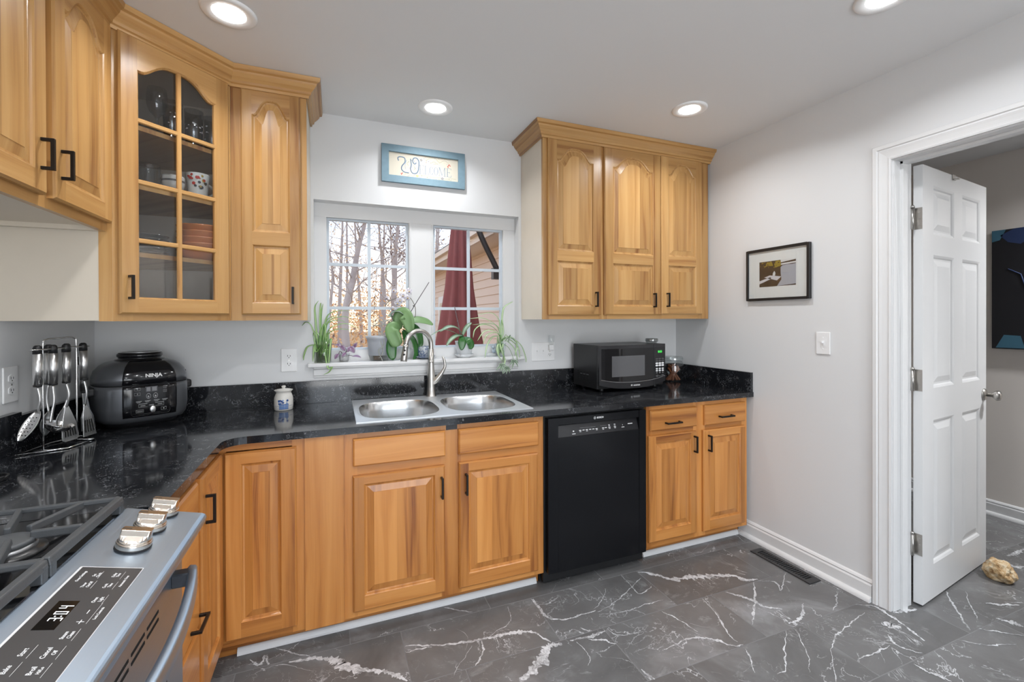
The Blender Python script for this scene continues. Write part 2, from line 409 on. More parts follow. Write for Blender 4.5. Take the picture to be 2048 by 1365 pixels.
struct(fl, 'floor', ['floor', 'vein'], 'grey marble tile floor with white veins', 'floor', recalc=False, origin=(0, 0, 0))
struct(MB().box(XL-.1, XH, YN-.1, YB+.13, ZC, ZC+.06), 'ceiling', 'ceil', 'flat white painted kitchen ceiling', 'ceiling')
w = MB()
w.box(XL-.1, WX0, YB, YO, 0, ZC); w.box(WX1, XR, YB, YO, 0, ZC); w.box(WX0, WX1, YB, YO, 0, WZ0); w.box(WX0, WX1, YB, YO, WZ1, ZC)
struct(w, 'wall_back', 'wall', 'light grey wall with the window above the sink', 'wall')
struct(MB().box(XL-.1, XL, YN, YB, 0, ZC), 'wall_left', 'wall', 'light grey wall behind the range', 'wall')
DY0, DY1, DZ = .455, 1.272, 2.105
w = MB(); w.box(XR, XH, DY1+.018, YB+.13, 0, ZC); w.box(XR, XH, YN, DY0-.018, 0, ZC); w.box(XR, XH, DY0-.018, DY1+.018, DZ+.018, ZC)
struct(w, 'wall_right', 'wall', 'light grey wall with the framed photo and doorway', 'wall')
GX0_, GX1_, GZ_ = -.45, 1.75, 2.08             # unseen patio door, added to the near wall to let fill light in
w = MB(); w.box(XL-.1, GX0_, YN-.1, YN, 0, ZC); w.box(GX1_, XF+.1, YN-.1, YN, 0, ZC); w.box(GX0_, GX1_, YN-.1, YN, GZ_, ZC)
struct(w, 'wall_front', 'wall', 'plain wall with an added glazed patio door on the unseen near side of the room', 'wall')
w = MB(); xm = (GX0_+GX1_)/2
for x0, x1 in ((GX0_, GX0_+.07), (xm-.05, xm+.05), (GX1_-.07, GX1_)): w.box(x0, x1, YN-.07, YN-.02, 0, GZ_)
for x0, x1 in ((GX0_+.07, xm-.05), (xm+.05, GX1_-.07)):
    w.box(x0, x1, YN-.07, YN-.02, 0, .09); w.box(x0, x1, YN-.07, YN-.02, GZ_-.08, GZ_)
pd = struct(w, 'added_patio_door', 'white', 'added white glazed patio door, unseen behind the photographer', 'patio door')
w = MB(); w.box(GX0_+.07, xm-.05, YN-.047, YN-.043, .09, GZ_-.08); w.box(xm+.05, GX1_-.07, YN-.047, YN-.043, .09, GZ_-.08); w.build('pane', 'winglass', pd)
ld = bpy.data.lights.new('fill_light', 'AREA'); ld.shape = 'RECTANGLE'; ld.size = GX1_-GX0_; ld.size_y = GZ_; ld.energy = FILL_W; ld.color = (.84, .92, 1)  # fill lamp added outside the made-up door to brighten the room
lo = bpy.data.objects.new('fill_light', ld); COL.objects.link(lo); lo.location = (xm, YN-.16, GZ_/2); lo.rotation_euler = (radians(90), 0, 0)
struct(MB().box(XF, XF+.1, YN, 3.3, 0, ZC), 'wall_hall', 'hallwall', 'beige grey hall wall with the dark canvas', 'wall')
struct(MB().box(XH, XF, 3.2, 3.3, 0, ZC), 'wall_hall_end', 'hallwall', 'hall end wall seen through the door gap', 'wall')
struct(MB().box(XH, XF+.1, YN-.1, 3.3, 2.50, 2.56), 'ceiling_hall', 'ceil', 'hall ceiling beyond the doorway', 'ceiling')
struct(MB().box(XH, XF, YB+.13, 3.3, -.06, 0), 'floor_hall', 'floor', 'hall floor behind the open door', 'floor', origin=(0, 0, 0))

# baseboards with a quarter round shoe
def base_poly(): return [(0, 0), (.016, 0), (.016, .075), (.011, .083), (.013, .090), (.008, .098), (0, .103)]
def baseboard(o, u, w_, length, name, label, shoe=True):
    T = frame(o, w_, (0, 0, 1), u); b = MB(T); b.prism(base_poly(), 0, length)
    if shoe:
        q = [(.016, 0)]+[(.016+.019*cos(a*pi/10), .024*sin(a*pi/10)) for a in range(6)]
        b.prism(q, 0, length)
    struct(b, name, 'white', label, 'baseboard')
baseboard((XR, 1.356, 0), (0, 1, 0), (-1, 0, 0), 2.12-1.356, 'baseboard_right', 'white baseboard along the right wall beside the floor vent')
baseboard((XF, YN, 0), (0, 1, 0), (-1, 0, 0), 3.2-YN, 'baseboard_hall', 'white baseboard along the hall wall')
baseboard((XR, YN, 0), (0, 1, 0), (-1, 0, 0), .38-YN, 'baseboard_near', 'white baseboard on the near side of the doorway')
def shoe(x0, x1, name, label):
    b = MB(frame((x0, 2.1155, 0), (0, -1, 0), (0, 0, 1), (1, 0, 0)))
    b.prism([(0, 0)]+[(.016*cos(a*pi/10), .026*sin(a*pi/10)) for a in range(6)], 0, x1-x0)
    struct(b, name, 'white', label, 'trim')
shoe(-.38, .965, 'trim_1', 'white quarter round along the toe of the sink cabinets')
shoe(1.64, 2.376, 'trim_2', 'white quarter round along the toe of the right cabinet')

# doorway: jamb and fluted casing
j = MB(); j.box(XR, XH, DY1, DY1+.018, 0, DZ+.018); j.box(XR, XH, DY0-.018, DY0, 0, DZ+.018); j.box(XR, XH, DY0, DY1, DZ, DZ+.018)
j.box(2.462, 2.50, DY1-.012, DY1, 0, DZ); j.box(2.462, 2.50, DY0, DY0+.012, 0, DZ); j.box(2.462, 2.50, DY0, DY1, DZ-.012, DZ)
struct(j, 'trim_3', 'white', 'white jamb lining the doorway', 'trim', bevel=.001)
CP = [(.006, 0), (.006, .011), (.014, .013), (.018, .010), (.024, .0105), (.040, .013), (.052, .016), (.058, .014), (.062, .019), (.078, .019), (.081, .015), (.081, 0)]   # (offset from opening, projection)
def casing(name, label, x, sgn):
    b = MB(); y0, y1, z1 = DY0, DY1, DZ
    def ring(d, pr): return [(x+sgn*pr, y1+d, 0), (x+sgn*pr, y1+d, z1+d), (x+sgn*pr, y0-d, z1+d), (x+sgn*pr, y0-d, 0)]
    rings = [ring(d, pr) for d, pr in CP]
    for a in range(3):
        b.loft([[r[a], r[a+1]] for r in rings], sm=False, closed=False)
    struct(b, name, 'white', label, 'door casing', recalc=True)
casing('trim_4', 'white stepped door casing on the kitchen side', XR, -1)
casing('trim_5', 'white door casing on the hall side', XH, 1)

# open six-panel door
dth = atan2(.082, .68); du = Vector((cos(dth), sin(dth), 0)); dw = Vector((sin(dth), -cos(dth), 0))
dT = frame((2.5735, 1.239, .012), du, (0, 0, 1), dw); DWID, DHT = .805, 2.085
d = MB(dT)
cols = [(.118, .365), (.470, .715)]; rows_ = [(.165, .865), (1.02, 1.665), (1.765, 2.0)]
xs = [0, .118, .365, .470, .715, DWID]; zs = [0, .165, .865, 1.02, 1.665, 1.765, 2.0, DHT]
for i in range(5):
    for k in range(7):
        hole = i in (1, 3) and k in (1, 3, 5)
        x0, x1, z0, z1 = xs[i], xs[i+1], zs[k], zs[k+1]
        if not hole: d.f([(x0, z0, 0), (x1, z0, 0), (x1, z1, 0), (x0, z1, 0)], [(0, 1, 2, 3)])
        else:
            rs = [[(x0+e, z0+e, dp), (x1-e, z0+e, dp), (x1-e, z1-e, dp), (x0+e, z1-e, dp)] for e, dp in ((0, 0), (.010, -.004), (.016, -.009), (.024, -.009), (.052, -.002), (.053, -.002))]
            d.loft(rs, sm=False, cap1=True)
TH = -.035
for a, b_ in (((0, 0), (DWID, 0)), ((DWID, 0), (DWID, DHT)), ((DWID, DHT), (0, DHT)), ((0, DHT), (0, 0))):
    d.f([(*a, 0), (*b_, 0), (*b_, TH), (*a, TH)], [(0, 1, 2, 3)])
d.f([(0, 0, TH), (DWID, 0, TH), (DWID, DHT, TH), (0, DHT, TH)], [(0, 1, 2, 3)])
door = tag(d.build('door_1', 'white', recalc=False), 'white six panel door standing open into the hall', 'door', kind='structure')
for z in (1.838, 1.070, .288):
    h = MB(dT); h.box(-.0015, .0005, z-.057, z+.045, -.034, -.001)
    h.cyl((-.022, z-.057, -.030), (-.022, z+.045, -.030), .0065, m=0); h.box(-.022, 0, z-.057, z+.045, -.0335, -.0315)
    h.cyl((-.022, z+.045, -.030), (-.022, z+.056, -.030), .009, .006)
    for q in (-.03, 0, .03): h.cyl((-.0030, z-.006+q, -.012), (-.001, z-.006+q, -.012), .004)
    h.build('hinge', 'nickel', door)
kn = MB(dT); kc = (DWID-.036, .935)
kn.tube([(kc[0], kc[1], 0), (kc[0], kc[1], .004), (kc[0], kc[1], .010), (kc[0], kc[1], .013)], [.033, .033, .027, .012], 20)
kn.tube([(kc[0], kc[1], .010), (kc[0], kc[1], .035), (kc[0], kc[1], .040), (kc[0], kc[1], .052), (kc[0], kc[1], .064), (kc[0], kc[1], .070)], [.010, .010, .020, .027, .024, .010], 20)
kn.build('doorknob', 'nickel', door)
hk = MB(dT); hk.box(.335, .375, DHT, DHT+.003, -.037, .004); hk.box(.335, .375, DHT-.025, DHT+.003, .0005, .003); hk.box(.345, .365, DHT-.025, DHT-.018, .003, .022)
tag(hk.build('over_door_hook', 'nickel', bevel=.001), 'small metal hook hung over the top of the open door', 'hook')

# doorstop rock
bm = bmesh.new(); bmesh.ops.create_icosphere(bm, subdivisions=4, radius=1)
for v in bm.verts:
    p = v.co.copy(); n1 = noise.noise(p*1.3+Vector((3, 1, 7)))*.30+noise.noise(p*3.1)*.16+noise.noise(p*8)*.05
    v.co = Vector((p.x*.070*(1+n1), p.y*.058*(1+n1), max(-.045, p.z*.052*(1+n1)-.004)+.046))
me = bpy.data.meshes.new('rock'); bm.to_mesh(me); bm.free()
m, t, b = mat('quartz_rock'); g = N(t); tc = t.nodes.new('ShaderNodeTexCoord')
nn = g.noise(tc.outputs['Object'], 38, 6, .3, .7)
t.links.new(g.ramp(nn, [(.35, (.22, .10, .035)), (.48, (.55, .36, .17)), (.62, (.72, .62, .45))]), b.inputs['Base Color'])
bp = t.nodes.new('ShaderNodeBump'); bp.inputs['Strength'].default_value = .8; bp.inputs['Distance'].default_value = .006; t.links.new(nn, bp.inputs['Height']); t.links.new(bp.outputs[0], b.inputs['Normal'])
setin(b, roughness=.6); me.materials.append(m)
ro = bpy.data.objects.new('rock', me); COL.objects.link(ro); ro.location = (3.235, 1.232, 0); ro.rotation_euler = (0, 0, .6)
tag(ro, 'rough tan quartz rock on the tiles propping the open door', 'rock')

# ribbed basket seen in the gap behind the door
bk = MB()
for i in range(16):
    z = i*.05; q = .008
    bk.lathe([(.17, z), (.17+q, z+.012), (.17+q, z+.036), (.17, z+.05)], (2.83, 1.62, 0), 28, cap0=i == 0, cap1=i == 15)
tag(bk.build('laundry_basket', P('dark_slate_plastic', (.03, .04, .055), .35)), 'dark ribbed basket standing behind the open door', 'basket')

# hall canvas painting
cp = MB(); cp.box(XF-.035, XF-.001, .80, 1.640, 1.160, 1.968)
pt = thing('canvas_painting', 'dark canvas painting with blue and orange shapes on the hall wall', 'painting', (XF, 1.2, 1.16))
cp.build('canvas', P('dark_canvas', (.006, .006, .009), .6), pt)
X_ = XF-.0358
CM_ = [P('blue_paint', (.02, .04, .12), .6), P('teal_paint', (.05, .15, .22), .6), P('orange_paint', (.7, .09, .02), .6)]
def flat(pts, mi):
    cf = MB(); cf.f([(X_, y, z) for y, z in pts], [tuple(range(len(pts)))]); cf.build('painted_shape', CM_[mi], pt, recalc=False)
flat([(1.640, 1.968), (1.57, 1.968), (1.60, 1.90), (1.640, 1.89)], 1)
flat([(1.60, 1.93), (1.53, 1.968), (1.40, 1.968), (1.45, 1.90), (1.50, 1.86), (1.56, 1.88)], 0)
flat([(1.62, 1.167), (1.48, 1.167), (1.50, 1.25), (1.58, 1.255)], 1)
flat([(1.475, 1.42), (1.40, 1.40), (1.40, 1.45), (1.45, 1.455)], 2)
flat([(1.35, 1.65), (1.20, 1.60), (1.15, 1.75), (1.30, 1.80)], 0); flat([(1.1, 1.4), (.95, 1.35), (1.0, 1.5)], 1)
cf = MB(); cf.tube([(X_, 1.56, 1.70), (X_, 1.50, 1.66), (X_, 1.48, 1.58), (X_, 1.44, 1.52)], .004, 6, 0)
cf.build('painted_line', CM_[0], pt, recalc=False)

# framed dock photograph on the right wall (left edge at larger y); local x runs toward -y
fp = thing('picture_frame', 'black framed photograph of a dock with white mat on the right wall', 'picture', (XR, 1.857, 1.48))
pT = frame((XR, 2.057, 1.4805), (0, -1, 0), (0, 0, 1), (-1, 0, 0)); FWD, FHT = .402, .309
f_ = MB(pT); bw = .014
for x0, x1, y0, y1 in ((0, bw, 0, FHT), (FWD-bw, FWD, 0, FHT), (bw, FWD-bw, 0, bw), (bw, FWD-bw, FHT-bw, FHT)): f_.box(x0, x1, y0, y1, .001, .020)
f_.build('frame', 'blackm', fp, bevel=.0015)
MB(pT).box(bw, FWD-bw, bw, FHT-bw, .001, .010).build('mat_board', P('mat_white', (.74, .74, .73), .7), fp)
ph = MB(pT); x0, x1, y0, y1 = .088, .319, .081, .232; PW, PH = x1-x0, y1-y0
def pq(pts, mi, dz=.0): ph.f([(x0+a*PW, y0+b*PH, .0104+dz) for a, b in pts], [tuple(range(len(pts)))], mi)
pq([(0, 0), (1, 0), (1, 1), (0, 1)], 0)
pq([(.60, .72), (.65, .78), (.78, .80), (.90, .79), (1, .81), (1, .05), (.50, 0), (.62, .25), (.60, .5)], 1, .0001)
pq([(.60, .9), (1, .96), (1, 1), (.6, 1)], 2, .0001); pq([(.6, .80), (1, .83), (1, .89), (.6, .86)], 2, .0002)
pq([(.45, .72), (.62, .78), (.60, .97), (.50, 1), (.42, .88)], 4, .0002); pq([(.18, .82), (.40, .80), (.36, .95), (.22, .97)], 4, .0002)
pq([(0, .12), (.34, .30), (.32, .37), (0, .24)], 3, .0003); pq([(.14, .37), (.30, .44), (.62, .36), (.50, .22)], 3, .0003); pq([(.50, .22), (.62, .36), (.62, .31), (.50, .15)], 5, .0003)
pq([(.38, .42), (.45, .41), (.46, .52), (.43, .60), (.39, .52)], 2, .0004)
for k in range(40):
    a, b_ = rnd.uniform(.02, .58), rnd.uniform(.74, .98); s_ = rnd.uniform(.01, .03)
    pq([(a-s_, b_), (a, b_-s_), (a+s_, b_), (a, b_+s_)], 4 if rnd.random() < .55 else 5, .0005)
ph.build('photograph', [P('photo_dark_lake', (.05, .032, .022), .35), P('photo_water', (.40, .41, .46), .35), P('photo_sky', (.66, .66, .66), .35), P('photo_dock', (.62, .60, .63), .35), P('photo_gold_leaves', (.30, .22, .03), .35), P('photo_brown', (.09, .05, .03), .35)], fp, recalc=False)
MB(pT).box(bw, FWD-bw, bw, FHT-bw, .0128, .0142).build('glass_pane', M['clear'], fp)

# wall plates
def plate(name, label, cat, T, w_, h_, items, mats_=None):
    t = thing(name, label, cat, T @ Vector((0, -h_/2, 0)))
    p = MB(T); p.box(-w_/2, w_/2, -h_/2, h_/2, 0, .006); p.build('cover_plate', 'plastic', t, bevel=.003, segs=2)
    for kind, x in items:
        if kind == 'switch':
            s_ = MB(T); s_.box(x-.006, x+.006, -.013, .013, .006, .0075); s_.box(x-.0045, x+.0045, .000, .010, .0075, .018)
            for q in (-.03, .03): s_.cyl((x, q, .006), (x, q, .0072), .0035, n=10)
            s_.build('toggle', 'plastic', t, bevel=.001)
        else:
            for q in (.021, -.021):
                s_ = MB(T); s_.prism([(x+.0165*max(-1, min(1, 1.25*cos(a*pi/12))), q+.014*sin(a*pi/12)) for a in range(24)], .006, .0085, 0)
                s_.box(x-.0075, x-.0050, q-.002, q+.007, .0085, .0088, 1); s_.box(x+.0050, x+.0075, q-.002, q+.006, .0085, .0088, 1); s_.cyl((x, q-.007, .0085), (x, q-.007, .0088), .0025, n=8, m=1)
                s_.build('receptacle', ['plastic', 'black_ink'], t)
            MB(T).cyl((x, 0, .006), (x, 0, .0075), .003, n=10).build('screw', 'nickel', t)
    return t
bT = lambda x, z: frame((x, YB, z), (1, 0, 0), (0, 0, 1), (0, -1, 0))
plate('outlet', 'white two socket outlet left of the window above the blue jar', 'outlet', bT(-.2355, 1.155), .078, .126, [('rec', 0)])
plate('switch_plate', 'white triple plate with two toggles and an outlet right of the window', 'switch plate', bT(1.293, 1.155), .170, .123, [('switch', -.046), ('switch', 0), ('rec', .046)])
plate('light_switch', 'white single light switch on the right wall below the framed photo', 'light switch', frame((XR, 1.593, 1.2395), (0, -1, 0), (0, 0, 1), (-1, 0, 0)), .074, .119, [('switch', 0)])
plate('outlet', 'white outlet on the left wall behind the utensil rack', 'outlet', frame((XL, 2.10, 1.150), (0, 1, 0), (0, 0, 1), (1, 0, 0)), .078, .126, [('rec', 0)])
nl = thing('night_light', 'small clear plug-in night light above the outlet by the microwave', 'night light', (1.342, YB-.03, 1.18))
a = MB(bT(1.342, 1.176)); a.box(-.016, .016, -.012, .025, .009, .034); a.build('plug_body', 'plastic', nl, bevel=.003)
a = MB(bT(1.342, 1.176)); a.lathe([(.014, 0), (.018, .02), (.02, .06), (.018, .063)], (0, 0, 0), 16, T=frame((0, .025, .026), (1, 0, 0), (0, 0, 1), (0, 1, 0)), cap0=False, cap1=False); a.build('shade', 'clear', nl)

# floor register
vt = thing('floor_register', 'dark metal floor vent grille in the tiles by the right baseboard', 'vent', (2.305, 1.74, 0))
VX0, VX1, VY0, VY1 = 2.262, 2.348, 1.563, 1.918
v = MB(); v.box(VX0, VX1, VY0, VY0+.03, 0, .006); v.box(VX0, VX1, VY1-.03, VY1, 0, .006); v.box(VX0, VX0+.02, VY0+.03, VY1-.03, 0, .006); v.box(VX1-.02, VX1, VY0+.03, VY1-.03, 0, .006)
n_ = 22; L_ = (VY1-VY0-.06)/n_
for i in range(n_): v.box(VX0+.02, VX1-.02, VY0+.03+i*L_, VY0+.03+i*L_+L_*.42, 0, .005)
v.build('grille', P('register_brown', (.045, .045, .047), .4, metal=.4), vt, bevel=.0008)
MB().box(VX0+.015, VX1-.015, VY0+.02, VY1-.02, .0006, .0012).build('duct_opening', 'void', vt)

# recessed lights
def downlight(x, y, z, label, power, r=.092, spread=150):
    t = thing('recessed_light', label, 'ceiling light', (x, y, z), 'recessed ceiling lights')
    a = MB(); a.lathe([(r, 0), (r, -.004), (r*.93, -.009), (r*.62, -.006), (r*.58, .0)], (x, y, z), 40, cap0=False, cap1=False); a.build('trim_ring', 'ring', t)
    a = MB(); a.lathe([(r*.59, -.0055), (r*.5, -.0065), (.001, -.007)], (x, y, z), 32, cap0=False, cap1=False); a.build('lens', 'lens', t)
    ld = bpy.data.lights.new('lamp', 'AREA'); ld.shape = 'DISK'; ld.size = .11; ld.energy = power; ld.color = (.955, .975, 1); ld.spread = radians(spread)
    lo = bpy.data.objects.new('lamp', ld); COL.objects.link(lo); lo.parent = t; lo.location = (0, 0, -.0135)
downlight(-.364, 1.94, ZC, 'round recessed ceiling light above the glass corner cabinet', LAMP_W*.75, spread=135)
downlight(.51, 2.403, ZC, 'round recessed ceiling light above the window and welcome sign', LAMP_W*.8, spread=140)
downlight(1.812, 1.917, ZC, 'round recessed ceiling light in front of the right upper cabinets', LAMP_W)
downlight(1.831, .992, ZC, 'round recessed ceiling light at the top edge near the doorway', LAMP_W)
downlight(-.30, .75, ZC, 'added unseen recessed ceiling light over the range', BACK_W*.8)  # this and the next three: unseen lamps added to brighten the room
downlight(.75, .25, ZC, 'added unseen recessed ceiling light near the middle of the kitchen', BACK_W)
downlight(1.83, -.6, ZC, 'added unseen recessed ceiling light nearest the near wall on the right', BACK_W)
downlight(.2, -1.2, ZC, 'added unseen recessed ceiling light nearest the near wall on the left', BACK_W)
downlight(3.92, .45, 2.50, 'added unseen recessed ceiling light in the hall', HALL_W)  # unseen downlight, added and placed to brighten the hall
# ------------------------------------------------------------------ window
YF_ = 2.772
win = MB()
sash = [(-.045, .420), (.572, 1.036)]; SZ0, SZ1 = 1.195, 1.965
win.box(WX0-.003, WX1+.003, YF_, YO-.001, SZ1, WZ1+.003); win.box(WX0-.003, WX1+.003, YF_, YO-.001, WZ0-.003, SZ0)
for x0, x1 in ((WX0-.003, -.045), (.420, .572), (1.036, WX1+.003)): win.box(x0, x1, YF_, YO, SZ0, SZ1)
for x0, x1 in ((.425, .435), (.557, .567)): win.box(x0, x1, YF_-.004, YF_, SZ0, SZ1)
window = tag(win.build('window_1', 'white', bevel=.002), 'white double casement window above the sink', 'window', kind='structure')
sashm = P('sash_vinyl_skylit', (.56, .62, .68), .4)  # white vinyl, tinted with the bluish sky light it reflects
for x0, x1 in sash:
    s_ = MB(); t_ = .013; y0, y1 = 2.792, 2.818
    s_.box(x0, x0+t_, y0, y1, SZ0, SZ1); s_.box(x1-t_, x1, y0, y1, SZ0, SZ1); s_.box(x0+t_, x1-t_, y0, y1, SZ0, SZ0+t_); s_.box(x0+t_, x1-t_, y0, y1, SZ1-t_, SZ1)
    xm = (x0+x1)/2+.002
    s_.box(xm-.009, xm+.009, 2.797, 2.811, SZ0, SZ1)
    for z in (1.442, 1.697): s_.box(x0+t_, x1-t_, 2.798, 2.810, z-.009, z+.009)
    so = s_.build('sash', sashm, window)
    MB().box(x0+t_, x1-t_, 2.803, 2.805, SZ0+t_, SZ1-t_).build('pane', 'winglass', so)
st = MB(); st.box(-.141, 1.137, 2.648, YF_+.001, 1.113, 1.134)
tag(st.build('trim_6', 'white', bevel=.004, segs=2), 'white window stool carrying the plants', 'window sill', kind='structure')
ap = MB(frame((-.112, YB, 1.050), (0, -1, 0), (0, 0, 1), (1, 0, 0)))
ap.prism([(0, 0), (.008, .002), (.010, .012), (.014, .016), (.014, .046), (.024, .054), (.024, .063), (0, .063)], 0, 1.220)
tag(ap.build('trim_7', 'white'), 'white moulded apron under the window stool', 'trim', kind='structure')

# ------------------------------------------------------------------ outdoors
bark = P('grey_bark', (.40, .345, .335), .85, vary=.25, scale=9)
leafm = [P('orange_leaf', (.66, .30, .085), .7), P('tan_leaf', (.72, .45, .20), .7), P('brown_leaf', (.17, .10, .085), .8)]
gr = MB(); nx, ny = 24, 24; vs = []
for j_ in range(ny+1):
    for i in range(nx+1):
        x = -14+i*1.4; y = 2.95+j_*1.5; vs.append((x, y, -.55+max(0, y-9)*.028+.12*noise.noise(Vector((x*.3, y*.3, 0)))*min(1, (y-2.9)*.3)))
gr.f(vs, [(j_*(nx+1)+i, j_*(nx+1)+i+1, (j_+1)*(nx+1)+i+1, (j_+1)*(nx+1)+i) for j_ in range(ny) for i in range(nx)])
struct(gr, 'ground', P('leaf_litter', (.40, .22, .10), .9, vary=.45, scale=4), 'leaf covered ground of the woods outside', 'ground', recalc=False)
def leaves(mb, pts, n, spread, size, mi, r):
    for _ in range(n):
        c = Vector(r.choice(pts))+Vector((r.gauss(0, spread), r.gauss(0, spread), r.gauss(0, spread)))
        a = Vector((r.uniform(-1, 1), r.uniform(-1, 1), r.uniform(-1, 1))).normalized(); b = a.orthogonal().normalized(); s_ = size*r.uniform(.6, 1.3)
        mb.f([c-a*s_, c+b*s_*.5, c+a*s_, c-b*s_*.5], [(0, 1, 2, 3)], mi)
def tree(label, path, r0, seed, nb=10, leaf=None, h0=.25, lean=1.0):
    r = random.Random(seed); p = spline(path, 5); n = len(p)
    T_ = thing('tree', label, 'tree', p[0], 'bare trees in the woods'); t = MB(); tips = []
    t.tube(p, [r0*(1-.75*i/(n-1)) for i in range(n)], 8)
    def branch(o, d, L, rr, dep):
        pts = [o]; q = o.copy(); dd = d.copy(); k = 5
        for i in range(k):
            dd = (dd+Vector((r.gauss(0, .22), r.gauss(0, .22), r.gauss(.05, .18)))).normalized(); q = q+dd*L/k; pts.append(q.copy())
        t.tube(pts, [rr*(1-.8*i/k) for i in range(k+1)], 5 if dep else 6, caps=False); tips.extend(pts[2:])
        if dep < 2:
            for _ in range(4 if dep == 0 else 3):
                i = r.randint(1, k-1); branch(pts[i], (dd+Vector((r.gauss(0, .8), r.gauss(0, .8), r.gauss(.1, .6)))).normalized(), L*r.uniform(.35, .6), rr*.5, dep+1)
    for b in range(nb):
        i = int(n*(h0+(1-h0)*(b+r.random())/nb)); i = min(i, n-2)
        a = r.uniform(0, 2*pi); branch(p[i], Vector((cos(a), sin(a)*.7, r.uniform(.15, .8))).normalized(), r.uniform(1.2, 3.0), r0*(1-.75*i/n)*.26, 0)
    t.build('trunk', bark, T_, recalc=False)
    if leaf:
        l_ = MB(); leaves(l_, tips, leaf[0], leaf[2], leaf[3], 0, r); lo = l_.build('foliage', leafm[leaf[1]], T_, recalc=False); lo['kind'] = 'stuff'
    return T_
tree('thick dark bare tree leaning right in the left window', [(.35, 12, -.5), (0.2240,12.0000,1.3686), (0.4070,12.0000,2.3826), (0.5673,12.0000,3.2792), (0.7530,12.0000,4.0586), (1.35, 12, 7.5)], .105, 1, 18)
tree('pale upright bare tree in the right half of the left window', [(2.0, 15, -.4), (1.8001,15.0000,1.3612), (1.8059,15.0000,2.6725), (1.8423,15.0000,3.6572), (1.9425,15.0000,4.5662), (2.3, 15, 8)], .12, 2, 20)
tree('slim bare tree left of the thick leaning tree', [(.12, 14, -.4), (0.1104,14.0000,1.3683), (0.1433,14.0000,2.5410), (0.1900,14.0000,3.7159), (0.2065,14.0000,4.3037), (.25, 14, 8)], .065, 3, 20)
tree('bare oak holding a dark clump of leaves behind the orchid', [(1.5, 16, -.3), (1.5686,16.0000,2.0553), (1.5231,16.0000,3.0934), (1.4762,16.0000,3.7831), (1.35, 16, 5.2)], .09, 4, 9, (620, 2, .22, .065), .45)
tree('sapling with tan leaves at the left side of the left window', [(-.35, 13, -.4), (-0.1092,13.0000,1.9102), (-0.0802,13.0000,2.7218), (-.25, 13, 4.0)], .05, 5, 9, (900, 1, .30, .030), .3)
tree('young tree with tan leaves in the strip right of the window mullion', [(3.3, 16, -.3), (3.4068,16.0000,2.8021), (3.4670,16.0000,4.0714), (3.6, 16, 6.5)], .06, 6, 10, (500, 1, .25, .035), .4)
bgt = ['far thin bare tree in the woods beyond the left edge of the window', 'far bare tree standing between the slim and the leaning tree', 'far bare tree just right of the leaning tree', 'far thin bare tree behind the clump of dark leaves', 'far bare tree behind the pale upright tree', 'far bare tree hidden by the window mullion', 'far bare tree beside the roof edge in the right window', 'furthest bare tree left of the woods view']
for i, x in enumerate((-3.2, .45, 1.25, 1.9, 2.9, 3.7, 4.9, -6.0)):
    r = random.Random(50+i); y = 20+r.uniform(-2, 4); w_ = r.uniform(-.3, .3)
    tree(bgt[i], [(x, y, -.3), (x+w_*.3, y, 2), (x+w_, y, 5), (x+w_*1.5, y, 9)], r.uniform(.06, .12), 60+i, 9, None, .15)
ug = MB(); r = random.Random(5); pts = [(r.uniform(-7, 11), r.uniform(13, 27), 0) for _ in range(900)]
pts = [(x, y, -.3+abs(r.gauss(0, 1.45))+(y-13)*.03) for x, y, _ in pts]
leaves(ug, pts, 13000, .40, .058, 0, r); leaves(ug, pts, 11000, .5, .058, 1, r); leaves(ug, pts, 2600, .4, .06, 2, r)
tag(ug.build('undergrowth', leafm, recalc=False), 'orange and tan beech undergrowth low in the woods', 'undergrowth', kind='stuff')

# house wing seen in the right window
hw = thing('house_wing', 'beige sided house wing with grey shingle roof in the right window', 'house', (3.6, 6.3, -.55))
sd = MB(); XW = 1.9; z = -.55
while z < 2.42:
    for y0, y1 in ((3.5, 9.13),): sd.f([(XW-.012, y0, z), (XW-.012, y1, z), (XW, y1, z+.112), (XW, y0, z+.112), ], [(0, 1, 2, 3)]); sd.f([(XW, y0, z+.112), (XW, y1, z+.112), (XW-.012, y1, z+.112), (XW-.012, y0, z+.112)], [(0, 1, 2, 3)])
    z += .112
sd.box(XW+.001, 5.3, 3.5, 9.13, -.55, 2.42)
sd.build('siding', P('beige_siding', (.60, .47, .39), .6), hw, recalc=False)
tr_ = MB(); tr_.box(XW-.03, XW, 9.05, 9.16, -.55, 2.40); tr_.box(1.58, XW, 3.4, 9.3, 2.285, 2.30); tr_.box(1.56, 1.585, 3.4, 9.32, 2.285, 2.42); tr_.box(1.50, 1.56, 3.4, 9.32, 2.36, 2.43)
tr_.build('soffit_and_gutter', P('beige_trim', (.62, .53, .46), .5), hw)
rf = MB()
RU = Vector((cos(radians(33)), 0, sin(radians(33))))
for i in range(16):
    a = Vector((1.50, 0, 2.43))+RU*(i*.16); b = a+RU*.17; up_ = Vector((-sin(radians(33)), 0, cos(radians(33))))*.012
    rf.f([a+Vector((0, 3.3, 0))+up_, a+Vector((0, 9.4, 0))+up_, b+Vector((0, 9.4, 0)), b+Vector((0, 3.3, 0)), a+Vector((0, 3.3, 0)), a+Vector((0, 9.4, 0))], [(0, 1, 2, 3), (0, 4, 5, 1)])
rf.build('roof', P('grey_shingles', (.17, .20, .23), .8, vary=.3, scale=18), hw, recalc=False)
wf = MB(); wf.box(XW-.045, XW-.012, 7.30, 8.55, .55, 1.80)
wo = wf.build('window', P('pale_window_trim', (.62, .62, .62), .5), hw); MB().box(XW-.048, XW-.044, 7.42, 8.43, .67, 1.68).build('pane', P('dim_window_pane', (.10, .11, .12), .1), wo)
